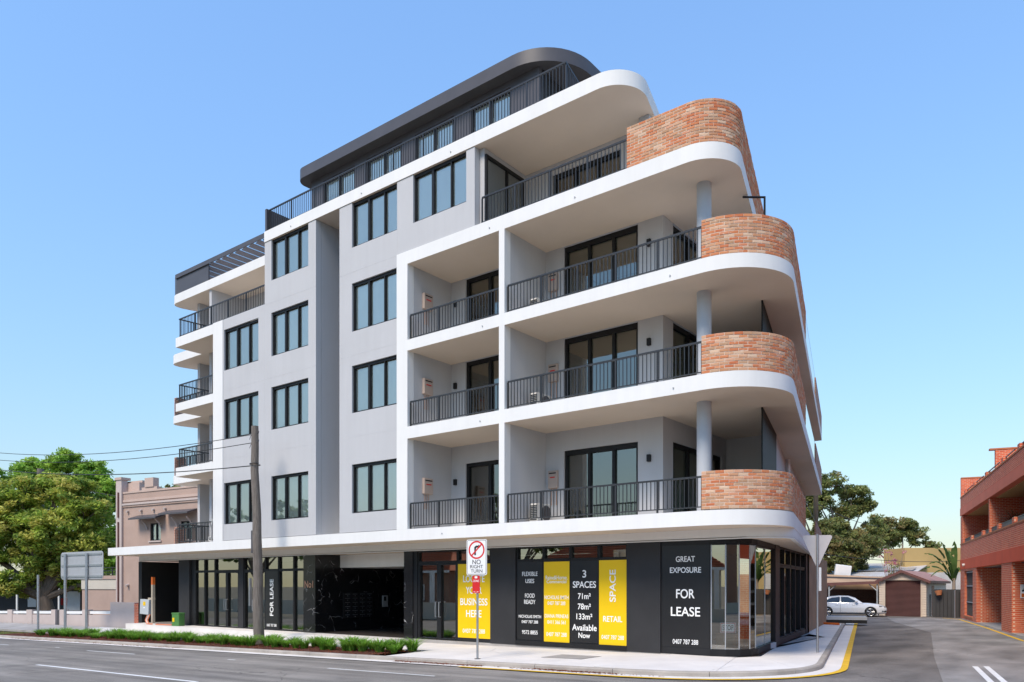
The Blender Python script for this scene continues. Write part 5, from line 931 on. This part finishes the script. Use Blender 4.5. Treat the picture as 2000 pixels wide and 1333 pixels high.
lh = empty('low_house', (0,0,0), label='low dark verandah house behind the fig tree', cat='house')
fl = frame(-82, 9, .787, .617)
def lpart(name, u0, u1, w0, w1, z0, z1, mt): b = MB(); b.fbox(fl,u0,u1,w0,w1,z0,z1); return b.build(name, M[mt], lh)
lpart('wall', 0, 22, 2, 2.3, -1.3, 2.6, 'charcoal'); lpart('door', 8, 9.4, 1.9, 2, -1.2, 1.4, 'pallet'); lpart('window', 4, 6.5, 1.92, 2, -.2, 1.3, 'signgrey'); lpart('roof', -1, 23, -.5, 9, 2.6, 2.9, 'dark'); lpart('fascia', -1, 23, -.6, -.5, 2.5, 2.75, 'fascia')
for k in range(6): lpart('verandah_post', k*4.2, k*4.2+.14, -.3, -.16, -1.3, 2.6, 'fascia')
rs = empty('yard_sign', (-63.5,9.8,-1.2), R(35), label='small red notice on a short white post behind the pink wall', cat='sign'); b = MB(); b.box(-.28,.28,-.02,.02,1.5,2.1); b.build('board', M['red'], rs); b = MB(); b.tube([(.1,.03,0),(.1,.03,1.7)], .05, 8); b.build('post', M['signwhite'], rs)
p2 = empty('utility_pole', (-63.4,7.9,-1.2), label='timber pole top rising out of the fig tree on the left', cat='pole'); b = MB(); b.tube([(0,0,0),(0,0,13.1)], [.34,.27], 12); b.build('shaft', M['timber'], p2, smooth=True)
b = MB(); b.tube([(-1.1,0,12.0),(1.1,0,12.0)], .06, 6); b.build('crossarm', M['timber'], p2)
for x in (-1,-.5,.5,1): b = MB(); b.tube([(x,0,12.05),(x,0,12.25)], [.06,.03], 8); b.build('insulator', M['acwhite'], p2)
wire((-63.4,7.9,10.9), (-44,18,7.8), .5, .03, 'bundled cable sloping down from the pole in the fig tree'); wire((-63.4,7.9,11), (-85,2,12.5), .5, .02, 'thin wire leaving the pole in the fig tree to the left')

# ------------------------------------------------------------ trees
import numpy as np
def leafmesh(name, clumps, nsub, nleaf, size, cols, seed, flat=.75, spread=1.0, mt=None, droop=0.0, sub=.42):
    r = np.random.default_rng(seed); C = []; K_ = []
    for (x, y, z, rad) in clumps:
        k = max(4, int(nsub*rad*rad)); d = r.normal(size=(k,3)); d /= np.linalg.norm(d,axis=1)[:,None]; q = rad*(r.random(k)**.33)[:,None]*d*np.array([1,1,flat])*spread
        C.append(np.array([x,y,z])+q)
    C = np.concatenate(C); n = len(C); sr = r.uniform(.6,1.25,n)*sub
    P = np.repeat(C, nleaf, 0); d = r.normal(size=P.shape); d /= np.linalg.norm(d,axis=1)[:,None]; P = P+d*(np.repeat(sr,nleaf)*(r.random(len(P))**.5))[:,None]*np.array([1,1,.65])
    m = len(P); nn = r.normal(size=(m,3))*.62+np.array([0,-.25,.85-droop*.5]); nn /= np.linalg.norm(nn,axis=1)[:,None]; a = r.normal(size=(m,3)); a -= (a*nn).sum(1)[:,None]*nn; a /= np.linalg.norm(a,axis=1)[:,None]; b = np.cross(nn, a)
    s_ = r.uniform(.6,1.3,m)[:,None]*size; V = np.stack([P-a*s_, P+b*s_*.42, P+a*s_, P-b*s_*.42], 1).reshape(-1,3)
    cols = np.array(cols); cc = cols[np.repeat(r.integers(0,len(cols),n),nleaf)]*.6+cols[r.integers(0,len(cols),m)]*.4; cc = cc*r.uniform(.7,1.3,m)[:,None]
    me = bpy.data.meshes.new(name); me.vertices.add(4*m); me.vertices.foreach_set('co', V.ravel()); me.loops.add(4*m); me.loops.foreach_set('vertex_index', np.arange(4*m)); me.polygons.add(m); me.polygons.foreach_set('loop_start', np.arange(m)*4); me.polygons.foreach_set('loop_total', np.full(m,4))
    me.update(); at_ = me.color_attributes.new('leafcol','FLOAT_COLOR','POINT'); at_.data.foreach_set('color', np.concatenate([np.repeat(cc,4,0), np.ones((4*m,1))],1).ravel()); me.materials.append(mt or M['leaf']); return me, C
def tree(name, label, base, clumps, trunk_r, cols, seed, nsub=9, nleaf=45, size=.16, bark='bark', grp=None, fork=.35, jit=1.2, **k):
    rt_ = random.Random(seed); cl = [(x+rt_.uniform(-jit,jit)*.6, y+rt_.uniform(-jit,jit), z, q) for x, y, z, q in clumps]
    T = empty(name, base, label=label, cat='tree', group=grp); me, C = leafmesh('crown', [(x-base[0],y-base[1],z-base[2],q) for x,y,z,q in cl], nsub, nleaf, size, cols, seed, **k); link('crown', me, T)
    zm = min(z for _,_,z,_ in cl)-base[2]; top = max(z for _,_,z,_ in cl)-base[2]; b = MB(); fk = max(1.0, top*fork); cx_ = sum(c[0] for c in cl)/len(cl)-base[0]; cy_ = sum(c[1] for c in cl)/len(cl)-base[1]
    b.tube([(0,0,0),(.1*cx_,.1*cy_,fk*.5),(.25*cx_,.25*cy_,fk)], [trunk_r*1.35,trunk_r,trunk_r*.8], 12); b = b.build('trunk', M[bark], T, smooth=True); L_ = MB()
    for x, y, z, q in cl:
        e = Vector((x-base[0], y-base[1], z-base[2]-.2*q)); s0 = Vector((.25*cx_,.25*cy_,fk*.95)); mid = s0.lerp(e, .5)+Vector((rt_.uniform(-.3,.3),rt_.uniform(-.3,.3),.12*(e-s0).length)); L_.tube([s0, mid, e], [trunk_r*.5, trunk_r*.28, trunk_r*.08], 7)
        for t in range(5):
            d = Vector((rt_.gauss(0,1),rt_.gauss(0,1),rt_.uniform(-.2,1))).normalized()*q*.85; L_.tube([e.lerp(mid,.25), e+d*.5, e+d], [trunk_r*.10, trunk_r*.06, .008], 5)
    L_.build('limbs', M[bark], T, smooth=True); return T
FIG = [(.105,.17,.03),(.15,.215,.035),(.20,.255,.05),(.085,.14,.03),(.23,.25,.06),(.065,.11,.025),(.27,.25,.075)]
tree('fig_tree', 'large olive fig tree behind the pink street wall', (-58.5,6.6,-1.1), [(-62.17,3.74,8.49,2.4),(-60.25,5.25,9.3,1.8),(-58.48,6.63,9.9,1.5),(-56.72,8.02,9.1,1.9),(-55.43,9.02,7.7,1.7),(-59.6,5.75,7.07,2.6),(-57.36,7.51,6.25,2.6),(-55.43,9.02,5.03,1.7),(-61.53,4.24,5.03,2.4),(-59.6,5.75,4.2,2.1),(-57.68,7.26,4.2,2.1),(-55.6,8.65,3.8,1.5),(-62.81,3.24,3.0,2.1),(-60.3,5.0,2.2,1.5),(-64.5,2.4,1.8,1.9),(-57.2,7.6,2.6,1.5),(-55.0,9.2,2.2,1.3),(-66,2,6.5,2.6),(-66,2,3.6,2.2)], .62, [tuple(min(1,q*m_) for q, m_ in zip(c, (2.35,2.2,1.9))) for c in FIG], 21, 15, 95, .17, fork=.2, sub=.62)
BR = [(.19,.32,.05),(.25,.38,.06),(.15,.25,.04),(.32,.42,.07),(.12,.19,.035)]
tree('shade_tree', 'tall bright green spreading tree behind the fig tree', (-82,17.5,-1), [(-88.5,12.33,13.5,2.3),(-85.86,14.39,14.2,2.1),(-83.66,16.12,14.3,1.9),(-81.46,17.84,14.9,2.2),(-79.48,19.39,14.1,2.0),(-77.94,20.6,12.4,1.7),(-80.58,18.53,12.6,2.3),(-82.78,16.81,12.2,2.3),(-78.6,20.08,10.06,2.3),(-77.72,20.77,7.26,1.9),(-78.16,20.43,4.6,1.9),(-85,15,11,2.4),(-76.5,21.5,9.0,1.7),(-79.5,19,6.5,2.2),(-77.2,21.2,2.6,2.0)], .4, [tuple(min(1,q*1.6) for q in c) for c in BR], 22, 14, 75, .21, fork=.45, sub=.62)
tree('far_tree', 'small treetop showing above the pink parapet', (-68.6,21.6,-1), [(-68.6,21.6,11.6,1.3),(-67.4,22.5,11.2,1.2),(-70,20.6,10.6,1.3)], .2, FIG, 23, 10, 40, .2)
EU = [(.18,.23,.07),(.23,.28,.085),(.28,.31,.10),(.13,.17,.055),(.33,.33,.12),(.33,.24,.10)]
tree('gum_tree', 'tall gum tree rising behind the carport, highest crown', (-11.3,56.3,-.2), [(-12.06,55.73,11.29,1.52),(-10.83,56.69,10.49,1.42),(-12.81,55.14,9.54,1.33),(-11.39,56.25,8.83,1.3),(-9.9,57.42,9.3,1.2),(-12.51,55.38,7.17,1.52),(-11.02,56.55,6.9,1.4),(-9.3,57.71,7.41,1.0),(-13.8,54.5,8.2,1.3),(-13.9,54.5,10.2,1.1)], .3, EU, 31, 20, 70, .16, 'bark2', jit=1.0, fork=.4, droop=.5, sub=.5)
tree('gum_tree', 'spreading gum tree, farther right and lower, above the garage roof', (-9.2,68,-.2), [(-10.12,67.42,8.43,1.3),(-8.87,68.39,8.01,1.3),(-7.9,69.04,7.0,1.2),(-9.49,67.9,6.9,1.2),(-10.74,66.93,7.22,1.16),(-7.3,69.46,6.2,.8),(-10.94,66.77,5.9,1.2),(-12.3,66,6.6,1.2)], .28, EU, 32, 20, 70, .17, 'bark2', jit=1.0, fork=.4, droop=.5, sub=.5)
tree('gum_tree', 'dense dark gum tree low behind the triangular sign', (-9.8,50,-.2), [(-10.73,49.15,5.22,1.3),(-9.54,50.08,5.0,1.39),(-8.34,51.02,5.4,1.1),(-10.05,49.68,4.0,1.2),(-11.4,48.88,3.7,1.1),(-8.85,50.62,4.0,1.0),(-12.0,48.5,5.6,1.2),(-12.2,48.3,7.0,1.2)], .25, [(.13,.17,.05),(.17,.20,.06),(.23,.21,.07),(.27,.19,.08)], 33, 20, 75, .15, 'bark2', jit=.7, fork=.45, droop=.4, sub=.5)
mg = empty('magnolia', (-5.2,46,0), label='bare pink-flowering shrub behind the garage', cat='shrub'); b = MB(); rm = random.Random(4); fl_c = []
for k in range(26):
    a = rm.uniform(0,6.28); h = rm.uniform(2.6,4.9); q = rm.uniform(.2,1.2); e = (q*math.cos(a), q*.6*math.sin(a), h); b.tube([(0,0,0),(e[0]*.35,e[1]*.35,h*.5),e], [.06,.03,.008], 5)
    if k % 2: fl_c.append((e[0],e[1],e[2],.22))
b.build('branches', M['bark2'], mg, smooth=True); me, _ = leafmesh('blossom', fl_c, 60, 10, .07, [(.55,.22,.28),(.65,.35,.38),(.50,.18,.24)], 41, mt=M['petal'], sub=.12); link('blossom', me, mg); me, _ = leafmesh('foliage', [(0,0,2.9,.55),(.3,0,3.5,.5),(-.3,0,2.2,.5)], 30, 14, .09, EU, 42, sub=.2); link('foliage', me, mg)
bn = empty('banana_plant', (-.15,40.3,-.1), label='banana plant with long torn leaves behind the lane gate', cat='plant'); b = MB(); b.tube([(0,0,0),(0,.1,2.6)], [.16,.1], 10); b.build('stem', M['bark2'], bn, smooth=True); rb = random.Random(8)
for k, (dx, dy, dz, ln) in enumerate(((-1.6,-1.0,2.6,1),(-.7,-.6,3.5,1),(-1.3,-.5,.9,1),(.1,-.4,3.6,1),(-.4,.5,2.9,1),(-1.5,.2,1.9,1),(.5,-.3,1.2,1),(-1.9,-.2,1.4,1),(-1.1,-.6,3.1,1))):
    v = []; f = []; c = []; n = 16; s0 = Vector((0,.1,2.3)); e = s0+Vector((dx,dy,dz*.9)); side = Vector((-dy,dx,0)).normalized()
    for i in range(n+1):
        t = i/n; p = s0.lerp(e, t)+Vector((0,0,.55*math.sin(math.pi*t)-.35*t*t)); w_ = .2*math.sin(math.pi*min(1,.12+t*.9))
        v += [tuple(p), tuple(p+side*w_+Vector((0,0,-.14*w_-rb.uniform(0,.10)))), tuple(p-side*w_+Vector((0,0,-.14*w_-rb.uniform(0,.10))))]; g = rb.uniform(.8,1.3); c += [(.08*g,.14*g,.035*g,1)]*3
    for i in range(n):
        if rb.random() > .12: f.append((3*i,3*i+1,3*i+4,3*i+3))
        if rb.random() > .12: f.append((3*i,3*i+3,3*i+5,3*i+2))
    link('leaf', colmesh('leaf', v, f, c, M['banana']), bn)
# ------------------------------------------------------------ across the street, behind the viewpoint: what the glass mirrors
def house(name, label, x, y, w, d, h, rh, wallm, seed):
    Hs = empty(name, (x, y, 0), label=label, cat='house'); MB().box(0,w,-d,0,-.6,h).build('wall', M[wallm], Hs)
    b = MB(); o = .5; b.add([(-o,-d-o,h),(w+o,-d-o,h),(w+o,o,h),(-o,o,h),(w*.3,-d/2,h+rh),(w*.7,-d/2,h+rh)], [(0,3,2,1),(0,1,5,4),(1,2,5),(2,3,4,5),(3,0,4)]); r_ = b.build('roof', M['tile'], Hs)
    n = int(rh/.16)
    for k in range(n): t = (k+.5)/n; b = MB(); zz = h+rh*t; yy = o-(d/2+o)*t; b.box(-o+(w*.3+o)*t,w+o-(w*.3+o)*t,yy-.02,yy+.10,zz-.02,zz+.035); b.build('tile_course', M['tile'], r_)
    MB().box(-o,w+o,o,o+.06,h-.18,h+.02).build('fascia', M['fascia'], Hs); MB().box(w*.42,w*.5,.0,.05,-.3,2.0).build('door', M['dark'], Hs)
    for xx_ in (w*.12,w*.65): b = MB().box(xx_,xx_+1.6,.0,.06,.7,2.1).build('window', M['fascia'], Hs); pane('pane', frame(xx_+1.5,.07,-1,0), 0, 1.4, 0, .8, 2.0, M['carglass'], b)
    MB().box(w*.8,w*.8+.7,-d*.4-.5,-d*.4,h,h+rh+.9).build('chimney', M['housebrick'], Hs)
    for k in range(4): MB().box(.3+k*(w-.8)/3,.6+k*(w-.8)/3,1.6,1.9,-.3,h-.1).build('verandah_post', M['fascia'], Hs)
    return Hs
house('cottage', 'red tiled cottage across the street, seen only mirrored in the shop windows at the centre', -30, -28, 13, 10, 3.2, 3.0, 'housebrick', 1); house('cottage', 'red tiled cottage across the street, mirrored in the right-hand shop windows', -12, -29, 13, 10, 3.2, 3.2, 'cream', 2); house('cottage', 'red tiled cottage across the street, mirrored in the left shop windows', -50, -27, 13, 10, 3.3, 3.0, 'housebrick', 3)
house('cottage', 'red tiled cottage across the street, mirrored in the corner window', 14, -30, 13, 10, 3.2, 3.0, 'housebrick', 4)
house('corner_house', 'tall tiled house across the street beyond the lane, mirrored in the corner window', 26, -26, 12, 11, 6.2, 3.0, 'housebrick', 5)
MB().box(-70,50,-24.2,-24.0,-.8,.6).build('street_wall', M['cream'], label='low cream garden wall across the street', cat='wall')
for i, (x, y, h) in enumerate(((-62,-33,12.5),(-50,-40,12),(-38,-38,11.5),(-70,-30,11),(-20,-42,9))):
    rq = random.Random(60+i); tree('street_tree', ['broad tree across the street mirrored in the far left windows','tree across the street mirrored in the second window column','tree across the street mirrored in the third window column','outermost tree across the street','lower tree across the street beyond the cottages'][i], (x,y,-.8), [(x+rq.uniform(-3.5,3.5), y+rq.uniform(-3,3), h*rq.uniform(.5,.88), rq.uniform(1.6,2.4)) for k in range(9)], .35, BR[:3]+FIG[:3], 70+i, 5, 28, .28)
